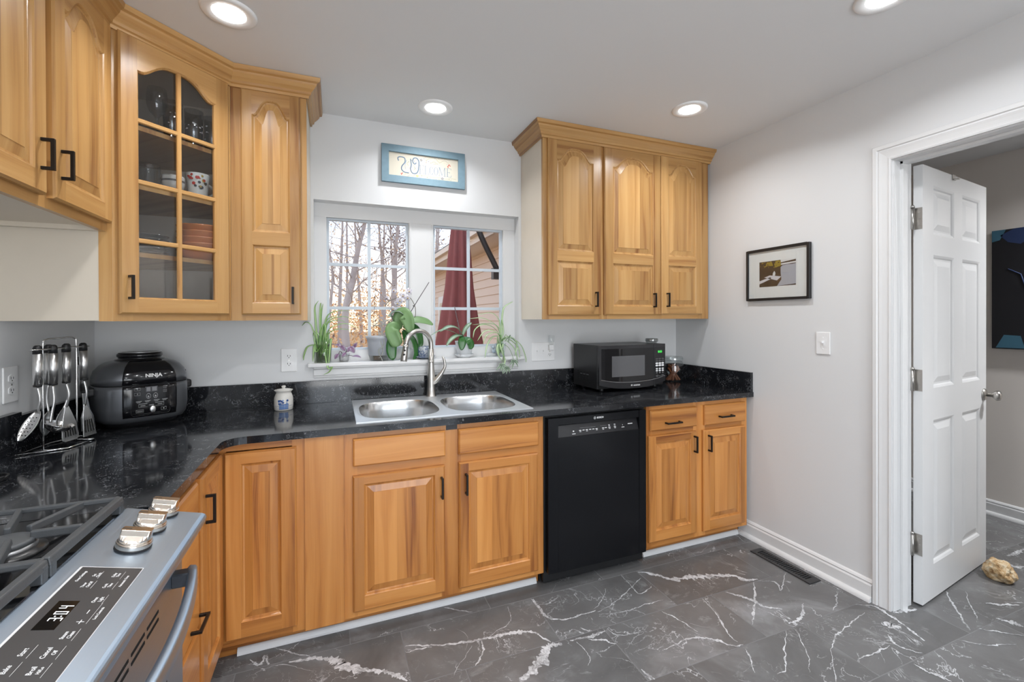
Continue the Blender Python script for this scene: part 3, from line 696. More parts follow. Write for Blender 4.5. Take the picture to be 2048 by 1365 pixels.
# cantilever parasol, closed
pr_ = thing('parasol', 'closed dark red parasol hanging from a bronze arm outside the right window', 'parasol', (1.76, 4.5, -.55))
cn = MB(); rings = []
for z, w_ in ((1.02, .235), (1.10, .225), (1.35, .180), (1.70, .132), (1.80, .124), (2.05, .105), (2.30, .082), (2.60, .055), (2.78, .03)):
    rings.append([(1.205+(w_*(1+.17*cos(8*a)+.06*cos(3*a+z*2)))*cos(a), 4.5+(w_*(1+.17*cos(8*a)))*sin(a), z) for a in [2*pi*k/64 for k in range(64)]])
cn.loft(rings, cap0=True, cap1=True)
cn.build('canopy', P('maroon_canvas', (.23, .062, .058), .8, vary=.2, scale=30), pr_)
am = MB(); am.tube(spline([(1.76, 4.5, -.5), (1.76, 4.5, 1.0), (1.70, 4.5, 1.70), (1.60, 4.5, 1.93), (1.44, 4.5, 2.24), (1.30, 4.5, 2.60), (1.21, 4.5, 2.82)], 5), .030, 10)
am.box(1.56, 1.66, 4.46, 4.54, 1.80, 1.92); am.build('arm', P('bronze_metal', (.06, .055, .055), .45, metal=.5), pr_)
MB().lathe([(.28, 0), (.28, .05), (.06, .09), (.05, .12)], (1.76, 4.5, -.56), 24).build('base', 'blackm', pr_)

# ------------------------------------------------------------------ cabinetry
def arch(t, H):
    s_ = abs(2*t-1)
    if s_ > .94: return 0.0
    if s_ > .60:
        q = (s_-.60)/.34; return H*.42*(1-q)**2
    q = s_/.60
    return H*(.42+.58*sqrt(max(0, 1-q*q)*.75+.25*(1-q)**1))
def arch_s(t, H):
    s_ = min(1.0, abs(2*t-1)/.92); return H*(.5+.5*cos(pi*min(1, s_)**1.7))
NA = 28
def contour(x0, x1, z0, z1, H, d, w):
    """opening outline inset by d at depth w: starts bottom left, goes right, up, along the arch back to the left"""
    a, b = x0+d, x1-d; r = [(a, z0+d, w), (b, z0+d, w)]
    for i in range(NA+1):
        t = 1-i/NA; r.append((a+(b-a)*t, z1-d*(1.0 if H == 0 else 1.05)+(arch_s(t, H) if H else 0), w))
    return r
def door_mesh(T, w_, h_, panels, sw=.056, th=.019, glass=False, slab=False):
    m = MB(T); e = .006
    m.f([(0, 0, 0), (w_, 0, 0), (w_, h_, 0), (0, h_, 0), (0, 0, th-e), (w_, 0, th-e), (w_, h_, th-e), (0, h_, th-e)], ([] if glass else [(0, 3, 2, 1)])+[(0, 1, 5, 4), (1, 2, 6, 5), (2, 3, 7, 6), (3, 0, 4, 7)], 0, .5, (0, 1, 0))
    G_V, G_H = (0, 1, 0), (1, 0, 0)
    sh = [rnd.random() for _ in range(8)]
    gs = (G_H, sh[2]) if slab else (G_V, sh[0])
    m.f([(0, 0, th-e), (e, e, th), (e, h_-e, th), (0, h_, th-e)], [(0, 1, 2, 3)], 0, gs[1], gs[0])
    m.f([(w_, 0, th-e), (w_-e, e, th), (w_-e, h_-e, th), (w_, h_, th-e)], [(0, 3, 2, 1)], 0, gs[1] if slab else sh[1], gs[0])
    m.f([(0, 0, th-e), (w_, 0, th-e), (w_-e, e, th), (e, e, th)], [(0, 1, 2, 3)], 0, sh[2], G_H)
    m.f([(0, h_, th-e), (w_, h_, th-e), (w_-e, h_-e, th), (e, h_-e, th)], [(0, 3, 2, 1)], 0, sh[3] if not slab else sh[2], G_H)
    if slab:
        m.f([(e, e, th), (w_-e, e, th), (w_-e, h_-e, th), (e, h_-e, th)], [(0, 1, 2, 3)], 0, sh[2], G_H); return m
    m.f([(e, e, th), (sw, e, th), (sw, h_-e, th), (e, h_-e, th)], [(0, 1, 2, 3)], 0, sh[0], G_V)
    m.f([(w_-sw, e, th), (w_-e, e, th), (w_-e, h_-e, th), (w_-sw, h_-e, th)], [(0, 1, 2, 3)], 0, sh[1], G_V)
    x0, x1 = sw, w_-sw; zprev = e
    for i, (z0, z1, H) in enumerate(panels):
        m.f([(x0, zprev, th), (x1, zprev, th), (x1, z0, th), (x0, z0, th)], [(0, 1, 2, 3)], 0, sh[4+i], G_H)
        last = i == len(panels)-1
        ztop = h_-e if last else None
        if last:
            c = contour(x0, x1, z0, z1, H, 0, th)[2:]
            m.f(c+[(p[0], ztop, th) for p in c], [(k, k+1, NA+1+k+1, NA+1+k) for k in range(NA)], 0, sh[3], G_H)
        zprev = z1
        if glass:
            R = [contour(x0, x1, z0, z1, H, d, w) for d, w in ((0, th), (.003, th-.003), (.006, th-.007), (.006, .001))]
            m.loft(R, 0, .55, G_V, sm=False)
            R2 = [contour(x0, x1, z0, z1, H, .006, .001), contour(x0, x1, z0, z1, H, -.03, .001)]
            m.loft(R2, 0, .5, G_V, sm=False)
        else:
            R = [contour(x0, x1, z0, z1, H, d, w) for d, w in ((0, th), (.004, th-.003), (.007, th-.008), (.013, th-.009))]
            m.loft(R, 0, .40+.25*rnd.random(), G_V, sm=False)
            ps = rnd.random()
            R = [contour(x0, x1, z0, z1, H, d, w) for d, w in ((.013, th-.009), (.040, th-.0025), (.041, th-.0012))]
            n = len(R[0])
            for a, b in ((R[0], R[1]), (R[1], R[2])):                # bevelled field, grain follows the panel
                m.loft([a, b], 0, ps*.9+.05, G_V, sm=False)
            c = R[-1]; mid = [(p[0], c[0][1], p[2]) for p in c[2:]]
            cut = sorted(rnd.uniform(.25, .75) for _ in range(2))     # glued-up boards
            for k in range(NA):
                t = (k+.5)/NA; bi = 0 if t < cut[0] else (1 if t < cut[1] else 2)
                m.f([c[2+k], c[3+k], mid[k+1], mid[k]], [(0, 1, 2, 3)], 0, (ps+bi*.29) % 1.0, G_V)
    return m
def pull(T, x, z, L, parent, vert=True):
    """square bar pull, T = door frame, (x,z) centre, sitting on w=.019"""
    m = MB(T); s_ = .0045; so = .030; w0 = .019
    ax = (lambda a, b, w1, w2: m.box(x-s_, x+s_, z+a, z+b, w1, w2)) if vert else (lambda a, b, w1, w2: m.box(x+a, x+b, z-s_, z+s_, w1, w2))
    ax(-L/2, L/2, w0+so-.009, w0+so); ax(-L/2, -L/2+.009, w0, w0+so-.008); ax(L/2-.009, L/2, w0, w0+so-.008)
    return m.build('handle', 'bronze', parent, bevel=.0008, wood=False)
FX = lambda x, y, z: frame((x, y, z), (1, 0, 0), (0, 0, 1), (0, -1, 0))          # faces -y
FYp = lambda x, y, z: frame((x, y, z), (0, 1, 0), (0, 0, 1), (1, 0, 0))          # faces +x, u along +y
def add_door(cab, T, w_, h_, panels, handle=None, sw=.056, name='door', wood='wood', **k):
    o = door_mesh(T, w_, h_, panels, sw, **k).build(name, wood, cab, recalc=False)
    if handle: pull(T, handle[0], handle[1], handle[2], o, handle[3] if len(handle) > 3 else True)
    return o

ZU0, ZU1, YU = 1.371, 2.470, 2.3688
CRZ = 2.452
def upper_case(cab, x0, x1, stiles, sidemat=True):
    b = MB(); t = .018
    b.box(x0, x0+t, YU+.019, YB-.001, ZU0, ZU1); b.box(x1-t, x1, YU+.019, YB-.001, ZU0, ZU1); b.box(x0+t, x1-t, YU+.019, YB-.001, ZU0+.012, ZU0+.026)
    b.box(x0+t, x1-t, YU+.019, YB-.001, ZU1-.02, ZU1); b.box(x0+t, x1-t, YB-.01, YB-.001, ZU0+.02, ZU1)
    b.build('carcass', 'laminate', cab)
    f = MB()
    for a, c in stiles: f.box(a, c, YU, YU+.019, ZU0, ZU1)
    f.box(stiles[0][0]+.0005, stiles[-1][1]-.0005, YU+.0003, YU+.0185, ZU0+.0005, ZU0+.045, g=(1, 0, 0)); f.box(stiles[0][0]+.0005, stiles[-1][1]-.0005, YU+.0003, YU+.0185, ZU1-.05, ZU1-.0005, g=(1, 0, 0))
    f.build('face_frame', 'wood', cab)
UP = [(.053, .323, 0), (.383, .925, .072)]        # lower square panel, upper arched panel (heights above the door's foot)
c = thing('wall_cabinet', 'single door upper cabinet right of the window, beside the pale side panel', 'cabinet', (1.334, 2.53, ZU0), 'arched door wall cabinets')
upper_case(c, 1.136, 1.5375, [(1.136, 1.175), (1.517, 1.5375)])
add_door(c, FX(1.1645, YU, 1.397), .363, 1.042, UP, (.319, .095, .092))
c = thing('wall_cabinet', 'double door upper cabinet above the microwave', 'cabinet', (1.968, 2.53, ZU0), 'arched door wall cabinets')
upper_case(c, 1.538, 2.400, [(1.538, 1.575), (1.96, 2.0), (2.31, 2.400)])
add_door(c, FX(1.549, YU, 1.397), .434, 1.042, UP, (.372, .095, .092), sw=.062)
add_door(c, FX(1.987, YU, 1.4015), .345, 1.042, UP, (.041, .094, .092))
c = thing('wall_cabinet', 'narrow single door upper cabinet just left of the window', 'cabinet', (-.284, 2.53, ZU0), 'arched door wall cabinets')
upper_case(c, -.4415, -.1257, [(-.4415, -.385), (-.165, -.1257)])
add_door(c, FX(-.400, YU, 1.399), .247, 1.038, UP, (.214, .090, .080), sw=.045)

# short cabinet above the range (faces +x)
XS = -.770
c = thing('wall_cabinet', 'short two door upper cabinet over the range at the left edge', 'cabinet', (-.91, 1.6, 1.696), 'arched door wall cabinets')
b = MB(); b.box(XL+.001, XS-.019, 1.20, 2.045, 1.712, 1.724); b.box(XL+.001, XS-.019, 1.20, 2.045, ZU1-.02, ZU1); b.box(XL+.001, XS-.019, 1.20, 1.218, 1.696, ZU1); b.box(XL+.001, XS-.019, 2.027, 2.045, 1.696, ZU1); b.box(XL+.001, XL+.01, 1.2, 2.04, 1.70, ZU1)
b.build('carcass', 'laminate', c)
f = MB()
for a, d_ in ((1.20, 1.24), (1.645, 1.69), (2.00, 2.046)): f.box(XS-.019, XS, a, d_, 1.696, ZU1)
f.box(XS-.0187, XS-.0003, 1.2005, 2.0455, 1.6965, 1.745, g=(0, 1, 0)); f.box(XS-.0187, XS-.0003, 1.2005, 2.0455, ZU1-.04, ZU1-.0005, g=(0, 1, 0)); f.build('face_frame', 'wood', c)
add_door(c, FYp(XS, 1.684, 1.727), .357, .715, [(.060, .585, .075)], (.034, .108, .088))
add_door(c, FYp(XS, 1.212, 1.727), .437, .715, [(.060, .585, .075)], (.437-.030, .108, .088))

# diagonal corner cabinet with glass door
A_, B_, C_, D_, E_ = (XL+.001, YB-.001), (-.4425, YB-.001), (-.4425, 2.3685), (-.757, 2.054), (XL+.001, 2.054)
cg = thing('corner_cabinet', 'diagonal corner upper cabinet with an eight pane glass door', 'cabinet', (-.80, 2.42, ZU0))
b = MB(); fl_ = [(XL+.016, YB-.016), (-.4575, YB-.016), (-.4575, 2.378), (-.757, 2.0785), (-.770, 2.069), (XL+.016, 2.069)]
b.prism(fl_, ZU0+.012, ZU0+.026); b.prism(fl_, ZU1-.02, ZU1)
for p, q, z0, z1 in ((A_, B_, ZU0, ZU1), (B_, C_, ZU0, ZU1), (E_, A_, ZU0, ZU1), (D_, E_, ZU0, ZU1)):
    u = (Vector(q)-Vector(p)).normalized(); n_ = Vector((u.y, -u.x)) * -1
    n_ = Vector((-u.y, u.x)) if (Vector((-.75, 2.4))-Vector(p)).dot(Vector((-u.y, u.x))) > 0 else Vector((u.y, -u.x))
    b.prism([p, q, tuple(Vector(q)+n_*.014-u*.0145), tuple(Vector(p)+n_*.014+u*.0145)], z0+.0002*len(b.V)/8, z1-.0002*len(b.V)/8)
b.build('carcass', 'laminate', cg)
uD = Vector((1, 1, 0)).normalized(); wD = Vector((1, -1, 0)).normalized()
TD = frame((D_[0], D_[1], 0), uD, (0, 0, 1), wD)
f = MB(TD); LD = .4448
for a, d_ in ((0, .062), (LD-.062, LD)): f.box(a, d_, ZU0, ZU1, -.019, 0, g=(0, 1, 0))
f.box(.0005, LD-.0005, ZU0+.0005, ZU0+.05, -.0187, -.0003, g=(1, 0, 0)); f.box(.0005, LD-.0005, ZU1-.055, ZU1-.0005, -.0187, -.0003, g=(1, 0, 0))
f.build('face_frame', 'wood', cg)
sp_ = MB(); sp_.box(-.797, -.757, 2.0535, 2.0555-.003+.0005, ZU0, ZU1); sp_.build('end_stile', 'wood', cg)
TG = frame(Vector((D_[0], D_[1], 1.398))+uD*.014, uD, (0, 0, 1), wD); WG, HG = .413, 1.046
GX0, GX1, GZ0, GZ1, GH = .056, .347, .058, .925, .062
gd = door_mesh(TG, WG, HG, [(GZ0, GZ1, GH)], sw=.058, glass=True)
gdo = gd.build('glass_door', 'wood', cg, recalc=False)
mm = MB(TG)
mm.box(WG/2-.009, WG/2+.009, GZ0, GZ1+GH, .004, .017, g=(0, 1, 0))
for z in (.280, .504, .737): mm.box(.058, WG-.058, z-.009, z+.009, .0045, .0165, g=(1, 0, 0))
mm.build('muntins', 'wood', gdo, bevel=.003)
pane = MB(TG); cc = contour(.058, WG-.058, GZ0, GZ1, GH, .0, 0); pane.prism([(p[0], p[1]) for p in cc], .002, .0035)
pane.build('pane', 'cabglass', gdo)
pull(TG, .028, .100, .090, gdo)
SHZ = [1.64, 1.905, 2.135]
for z in SHZ:
    s_ = MB(); s_.prism([(XL+.02, YB-.02), (-.46, YB-.02), (-.46, 2.40), (-.765, 2.10), (XL+.02, 2.075)], z-.018, z); s_.build('shelf', 'wood', cg, wood=True)

# crown mouldings
CPF = [(.000, CRZ-.012), (.010, CRZ-.012), (.012, CRZ), (.020, CRZ+.004), (.022, CRZ+.014), (.034, CRZ+.026), (.046, CRZ+.040), (.048, CRZ+.048), (.060, CRZ+.052), (.064, CRZ+.0705), (.0, CRZ+.0705)]
def crown(path, name, label):
    pts = [Vector((x, y, 0)) for x, y in path]; m = MB(); n = len(pts); miters = []
    for i in range(n):
        d0 = (pts[i]-pts[i-1]).normalized() if i else (pts[1]-pts[0]).normalized(); d1 = (pts[i+1]-pts[i]).normalized() if i < n-1 else d0
        n0 = Vector((d0.y, -d0.x, 0)); n1 = Vector((d1.y, -d1.x, 0)); k = (n0+n1); miters.append(k/(1+n0.dot(n1)))
    for i in range(n-1):
        rings = [[tuple(pts[j]+miters[j]*o+Vector((0, 0, z))) for o, z in CPF] for j in (i, i+1)]
        m.loft(rings, 0, rnd.random(), (pts[i+1]-pts[i]).normalized(), sm=False, cap0=i == 0, cap1=i == n-2)
    return tag(m.build(name, 'wood', recalc=True), label, 'crown molding', 'wood crown mouldings')
crown([(XS+.004, 1.195), (XS+.004, 2.0455), (-.442, 2.3695), (-.1245, 2.3695), (-.1245, YB-.001)], 'crown_molding', 'honey wood crown along the left upper cabinets')
crown([(1.1345, YB-.001), (1.1345, 2.3675), (2.4015, 2.3675), (2.4015, 2.405)], 'crown_molding', 'honey wood crown on the upper cabinets right of the window')

def add_door_low(*a, **k): return add_door(*a, wood='wood_low', **k)
# base cabinets facing -y
YBF, ZB0, ZB1 = 2.05, .092, .8835
def base_case(cab, x0, x1, stiles, rails):
    b = MB(); b.box(x0, x0+.015, YBF+.019, YB-.03, ZB0, ZB1); b.box(x1-.015, x1, YBF+.019, YB-.03, ZB0, ZB1); b.box(x0, x1, YBF+.019, YB-.03, ZB0, ZB0+.015); b.box(x0, x1, YB-.04, YB-.03, ZB0, ZB1)
    b.build('carcass', 'laminate', cab)
    f = MB()
    for a, c_ in stiles: f.box(a, c_, YBF, YBF+.019, ZB0-.014, ZB1)
    for a, c_ in rails: f.box(x0+.0005, x1-.0005, YBF+.0003, YBF+.0187, a+.0005, c_-.0005, g=(1, 0, 0))
    f.build('face_frame', 'wood_low', cab)
    k = MB(); k.box(x0, x1, 2.118, 2.134, 0, ZB0, g=(1, 0, 0)); k.build('toe_kick', 'wood_low', cab)
def lower_panel(h_): return [(.062, h_-.04-.024, 0)]
c = thing('base_cabinet', 'sink base cabinet with two doors under the sink', 'cabinet', (.505, 2.36, 0))
base_case(c, .031, .980, [(.031, .085), (.455, .550), (.930, .980)], [(ZB0-.014, .125), (.69, .745), (.85, ZB1)])
add_door_low(c, FX(.066, YBF, .107), .402, .590, [(.064, .552, 0)], (.386, .492, .096), sw=.046)
add_door_low(c, FX(.536, YBF, .105), .409, .594, [(.064, .552, 0)], (.032, .494, .096), sw=.046)
add_door_low(c, FX(.0675, YBF, .738), .404, .119, [], slab=True, name='false_drawer_front')
add_door_low(c, FX(.535, YBF, .737), .413, .119, [], slab=True, name='false_drawer_front')
lb = MB(); lb.box(.478, .532, YBF-.0012, YBF, .855, .880); lb.build('torn_label', P('torn_black_sticker', (.03, .03, .035), .5, vary=.9, scale=60), c)
c = thing('base_cabinet', 'base cabinet with two drawers over two doors right of the dishwasher', 'cabinet', (2.0, 2.36, 0))
base_case(c, 1.622, 2.389, [(1.622, 1.66), (1.96, 2.05), (2.345, 2.389)], [(ZB0-.014, .125), (.70, .75), (.85, ZB1)])
add_door_low(c, FX(1.628, YBF, .112), .345, .600, [(.062, .560, 0)], (.322, .527, .096), sw=.046)
add_door_low(c, FX(2.0235, YBF, .106), .338, .603, [(.062, .560, 0)], (.035, .527, .096), sw=.046)
add_door_low(c, FX(1.639, YBF, .740), .335, .116, [], (.150, .040, .105, False), slab=True, name='drawer')
add_door_low(c, FX(2.035, YBF, .737), .327, .119, [], (.155, .047, .105, False), slab=True, name='drawer')
fp_ = MB(); fp_.box(-.122, .0305, 2.036, 2.05, .078, ZB1, sh=.5); fp_.box(-.122, .0305, 2.118, 2.134, 0, ZB0, g=(1, 0, 0))
tag(fp_.build('filler_panel', 'wood_low'), 'plain wood filler board between the corner cabinet and sink cabinet', 'panel')
XBF = -.430
c = thing('corner_base_cabinet', 'inside corner base cabinet with two hinged panel doors meeting at the corner', 'cabinet', (-.62, 2.25, 0))
f = MB(); f.box(XBF-.015, -.404, YBF+.0006, YBF+.015, ZB0, .88); f.box(XBF-.015, XBF-.0006, YBF-.03, YBF+.015, ZB0, .88); f.box(-.170, -.1225, YBF-.001, YBF+.019, ZB0-.014, ZB1); f.box(-.4295, -.147, YBF+.0003, YBF+.019, .853, ZB1, g=(1, 0, 0)); f.box(-.4295, -.147, YBF+.0003, YBF+.019, ZB0-.014, .105, g=(1, 0, 0))
f.box(XBF-.019, XBF, 1.716, 1.752, ZB0-.014, ZB1); f.box(XBF-.019, XBF-.0003, 1.752, YBF, .853, ZB1, g=(0, 1, 0)); f.box(XBF-.019, XBF-.0003, 1.752, YBF, ZB0-.014, .105, g=(0, 1, 0))
f.build('face_frame', 'wood_low', c)
b = MB(); b.box(XL+.01, XBF-.019, 1.716, 1.731, ZB0, ZB1); b.box(-.1375, -.1225, YBF+.019, YB-.03, ZB0, ZB1); b.prism([(XL+.01, 1.73), (XBF-.02, 1.73), (XBF-.02, YBF+.02), (-.138, YBF+.02), (-.138, YB-.03), (XL+.01, YB-.03)], ZB0, ZB0+.015); b.build('carcass', 'laminate', c)
k = MB(); k.box(XBF-.085, -.1225, 2.118, 2.134, 0, ZB0, g=(1, 0, 0)); k.box(XBF-.087, XBF-.071, 1.716, 2.118, 0, ZB0, g=(0, 1, 0)); k.build('toe_kick', 'wood_low', c)
add_door_low(c, FX(-.409, YBF, .108), .256, .742, [(.066, .696, 0)], sw=.056)
add_door_low(c, FYp(XBF, 1.742, .108), .286, .742, [(.066, .696, 0)], (.040, .625, .098), sw=.056)
c = thing('drawer_base_cabinet', 'drawer base cabinet between the range and the corner cabinet', 'cabinet', (-.72, 1.54, 0))
f = MB()
for a, d_ in ((1.360, 1.39), (1.690, 1.714)): f.box(XBF-.019, XBF, a, d_, ZB0-.014, ZB1)
for a, d_ in ((ZB0-.014, .10), (.36, .39), (.735, .76), (.86, ZB1)): f.box(XBF-.019, XBF-.0003, 1.360, 1.714, a, d_, g=(0, 1, 0))
f.build('face_frame', 'wood_low', c)
b = MB(); b.box(XL+.01, XBF-.019, 1.360, 1.375, ZB0, ZB1); b.box(XL+.01, XBF-.019, 1.699, 1.714, ZB0, ZB1); b.box(XL+.01, XBF-.019, 1.375, 1.699, ZB0, ZB0+.015); b.build('carcass', 'laminate', c)
k = MB(); k.box(XBF-.087, XBF-.071, 1.36, 1.714, 0, ZB0, g=(0, 1, 0)); k.build('toe_kick', 'wood_low', c)
add_door_low(c, FYp(XBF, 1.380, .755), .322, .098, [], slab=True, name='drawer')
add_door_low(c, FYp(XBF, 1.380, .395), .322, .350, [], (.272, .030, .100, False), slab=True, name='drawer')
add_door_low(c, FYp(XBF, 1.380, .108), .322, .275, [], slab=True, name='drawer')

# ------------------------------------------------------------------ countertop and splash
ct = thing('countertop', 'L-shaped black quartz countertop with white flecks', 'countertop', (.5, 2.35, .884))
Z0, Z1 = .8845, .914; YF, XF_ = 2.0193, -.402
SX0, SX1, SY0, SY1 = .105, .915, 2.10, 2.635       # sink cut-out
m_ = MB()
def cbox(x0, x1, y0, y1): m_.box(x0, x1, y0, y1, Z0, Z1)
RC = .075; cx_, cy_ = XF_+RC, YF-RC
corner = [(cx_-RC*sin(a), cy_+RC*cos(a)) for a in [pi/2*k/8 for k in range(9)]]   # (cx,YF) .. (XF,cy)
m_.prism([(XL+.001, 1.352), (XF_, 1.352)]+corner[::-1]+[(SX0, YF), (SX0, YB-.001), (XL+.001, YB-.001)], Z0, Z1)
cbox(SX0, SX1, YF, SY0); cbox(SX0, SX1, SY1, YB-.001); cbox(SX1, XR-.001, YF, YB-.001)
m_.build('slab', 'quartz', ct, recalc=True)
s_ = MB(); s_.box(XL+.021, XR-.021, YB-.021, YB-.001, Z1, 1.036); s_.build('back_splash', 'quartz', ct, bevel=.001)
s_ = MB(); s_.box(XR-.021, XR-.001, YF+.004, YB-.001, Z1, 1.036); s_.build('side_splash', 'quartz', ct, bevel=.001)
s_ = MB(); s_.box(XL+.001, XL+.021, 2.10, YB-.001, Z1, 1.036); s_.box(XL+.001, XL+.026, 1.352, 2.115, Z1, 1.050); s_.build('side_splash', 'quartz', ct, bevel=.001)
# ------------------------------------------------------------------ sink and faucet
sk = thing('kitchen_sink', 'stainless steel double bowl drop-in sink', 'sink', (.51, 2.37, .914))
RZ = .9185
def sq(c, a, b, n, k, z, N_=48):
    t = 2*pi*k/N_; x, y = cos(t), sin(t)
    return (c[0]+a*math.copysign(abs(x)**(2/n), x), c[1]+b*math.copysign(abs(y)**(2/n), y), z)
rim = MB()
halves = [((.3015, 2.349), .193, .221, .083, .519), ((.722, 2.349), .187, .215, .519, .939)]
RY0, RY1 = 2.078, 2.668
for (c, a, b, x0, x1) in halves:
    ring = [sq(c, a, b, 3.2, k, RZ-.0015) for k in range(48)]; rect = []
    for k in range(48):
        t = 2*pi*k/48; dx, dy = cos(t), sin(t)
        s_ = min(((x1-c[0]) if dx > 0 else (c[0]-x0))/max(1e-9, abs(dx)), ((RY1-c[1]) if dy > 0 else (c[1]-RY0))/max(1e-9, abs(dy)))
        rect.append([c[0]+dx*s_, c[1]+dy*s_, RZ])
    for X_, Y_ in ((x0, RY0), (x1, RY0), (x0, RY1), (x1, RY1)):       # snap nearest sample to each plate corner
        k = min(range(48), key=lambda i: (rect[i][0]-X_)**2+(rect[i][1]-Y_)**2); rect[k] = [X_, Y_, RZ]
    inner = [sq(c, a+.012, b+.012, 3.2, k, RZ+.0005) for k in range(48)]
    rim.loft([rect, inner, ring], sm=False)
for q in ([(.083, RY0), (.939, RY0)], [(.939, RY0), (.939, RY1)], [(.939, RY1), (.083, RY1)], [(.083, RY1), (.083, RY0)]):
    rim.f([(*q[0], RZ), (*q[1], RZ), (*q[1], .914), (*q[0], .914)], [(0, 1, 2, 3)])
rim.build('rim', 'rimsteel', sk)
for (c, a, b, x0, x1) in halves:
    bw_ = MB(); R = []
    for ins, z in ((0, RZ-.0015), (.004, RZ-.010), (.010, RZ-.05), (.016, RZ-.12), (.026, RZ-.165), (.050, RZ-.18), (.12, RZ-.184), (.172, RZ-.186)):
        R.append([sq(c, max(.02, a-ins), max(.02, b-ins), 3.2, k, z) for k in range(48)])
    bw_.loft(R, cap1=True); bo = bw_.build('bowl', 'sinksteel', sk)
    dr = MB(); dr.lathe([(.042, 0), (.042, .003), (.034, .004), (.030, .0)], (c[0], c[1], RZ-.1855), 24, cap0=False, cap1=False); dr.build('drain', 'chrome', bo)
fc = thing('kitchen_faucet', 'brushed nickel gooseneck pull-down faucet with side lever', 'faucet', (.525, 2.63, RZ))
fb = (.525, 2.628)
a = MB(); a.lathe([(.030, 0), (.030, .006), (.0265, .010), (.0245, .06), (.0225, .13), (.0185, .175), (.0165, .195), (.0165, .28)], (fb[0], fb[1], RZ), 24); a.lathe([(.0175, .0), (.0175, .012)], (fb[0], fb[1], RZ+.200), 20, cap0=True, cap1=True); a.build('body', 'nickel', fc)
sd_ = Vector((-.91, -.41, 0)).normalized(); ar = .086; zc = 1.220
arc = [Vector((fb[0], fb[1], zc))+sd_*(ar*(1-cos(t)))+Vector((0, 0, ar*sin(t)*1.02)) for t in [pi*i/20*.97 for i in range(21)]]
a = MB(); a.tube([Vector((fb[0], fb[1], RZ+.19)), Vector((fb[0], fb[1], zc-.02))]+arc, .0135, 16); a.build('neck', 'nickel', fc)
e0 = arc[-1]; ed = (arc[-1]-arc[-2]).normalized()
a = MB(); a.tube([e0-ed*.004, e0+ed*.004, e0+ed*.006, e0+ed*.010, e0+ed*.012, e0+ed*.05, e0+ed*.085, e0+ed*.092], [.0145, .0145, .016, .016, .0150, .0180, .0195, .0170], 20)
sh_ = a.build('spray_head', 'nickel', fc)
sdn = Vector((sd_.y, -sd_.x, 0)); fcam = Vector((-.25, -.95, .1)).normalized()
a = MB()
for q in (.030, .054): a.ball(e0+ed*q+fcam*.0165, .0062, 6)
a.build('spray_button', 'blackm', sh_)
a = MB(); lv = Vector((.93, -.37, 0)).normalized(); o = Vector((fb[0], fb[1], 1.025))
a.tube(spline([o-Vector((0, 0, .03)), o+lv*.028+Vector((0, 0, -.012)), o+lv*.056+Vector((0, 0, .022)), o+lv*.072+Vector((0, 0, .048))], 5), [.020, .020, .020, .019, .019, .018, .017, .016, .015, .014, .013, .012, .011, .011, .010, .010][:16], 14)
a.tube(spline([o+lv*.070+Vector((0, 0, .044)), o+lv*.082+Vector((0, 0, .070)), o+lv*.078+Vector((0, 0, .105)), o+lv*.068+Vector((0, 0, .130))], 5), [.010, .0095, .009, .009, .0085, .0085, .008, .008, .008, .008, .008, .007, .007, .006, .005, .004], 10)
a.build('lever', 'nickel', fc)

# ------------------------------------------------------------------ dishwasher
dw_ = thing('dishwasher', 'black dishwasher built in under the counter', 'dishwasher', (1.30, 2.36, 0))
b = MB(); b.box(.988, 1.616, 2.062, YB-.03, .06, .872); b.build('tub', 'blackm', dw_)
DX0, DX1, DYF = .9965, 1.6015, 2.026
px0, px1, pz0, pz1 = 1.0535, 1.5545, .764, .829
d = MB(); d.box(DX0, px0, DYF, 2.062, .076, .867); d.box(px1, DX1, DYF, 2.062, .076, .867); d.box(px0, px1, DYF, 2.062, .076, pz0); d.box(px0, px1, DYF, 2.062, pz1, .867)
d.box(px0, px1, 2.052, 2.061, pz0, pz1)
dd = d.build('door', 'dwblack', dw_, bevel=.0015)
p = MB(frame((px0, 2.050, pz1), (1, 0, 0), Vector((0, -.022, -.064)).normalized()*-1, Vector((0, -.064, .022)).normalized())); pl = .0675
p.box(.001, px1-px0-.001, -pl, -.001, -.002, 0, 0); WD = px1-px0
r = random.Random(3)
for x, z, w_, h_ in [(.19, -.043, .008, .006)]: p.box(x*WD-w_/2, x*WD+w_/2, z-h_/2, z+h_/2, .0, .0004, 1)
for x in (.27, .31, .35, .39, .43, .47, .55, .585, .63, .70): p.box(x*WD-.0065, x*WD+.0065, -.044, -.0405, 0, .0004, 1); (p.box(x*WD-.005, x*WD+.005, -.050, -.0475, 0, .0004, 1) if r.random() < .5 else None)
for x in (.63, .70):
    for q in (-.030, -.036): p.box(x*WD-.005, x*WD+.005, q, q+.0022, 0, .0004, 1)
for x0, x1 in ((.27, .46), (.52, .60)): p.box(x0*WD, x1*WD, -.031, -.0303, 0, .0004, 2)
p.box(.19*WD-.010, .19*WD+.010, -.058, -.055, 0, .0004, 1); p.box(.80*WD-.009, .80*WD+.009, -.050, -.047, 0, .0004, 1); p.box(.80*WD-.001, .80*WD+.001, -.040, -.034, 0, .0004, 1)
p.box(.87*WD, .93*WD, -.036, -.032, 0, .0004, 1)
p.build('control_panel', [P('panel_black', (.02, .02, .022), .12), 'white_ink', 'grey_ink'], dd)
lg = MB(FX(1.299, DYF, .8497)); lg.text('BOSCH', .0125, Matrix.Translation((.006, 0, .0001)), 0, .0003, bold=.0004)
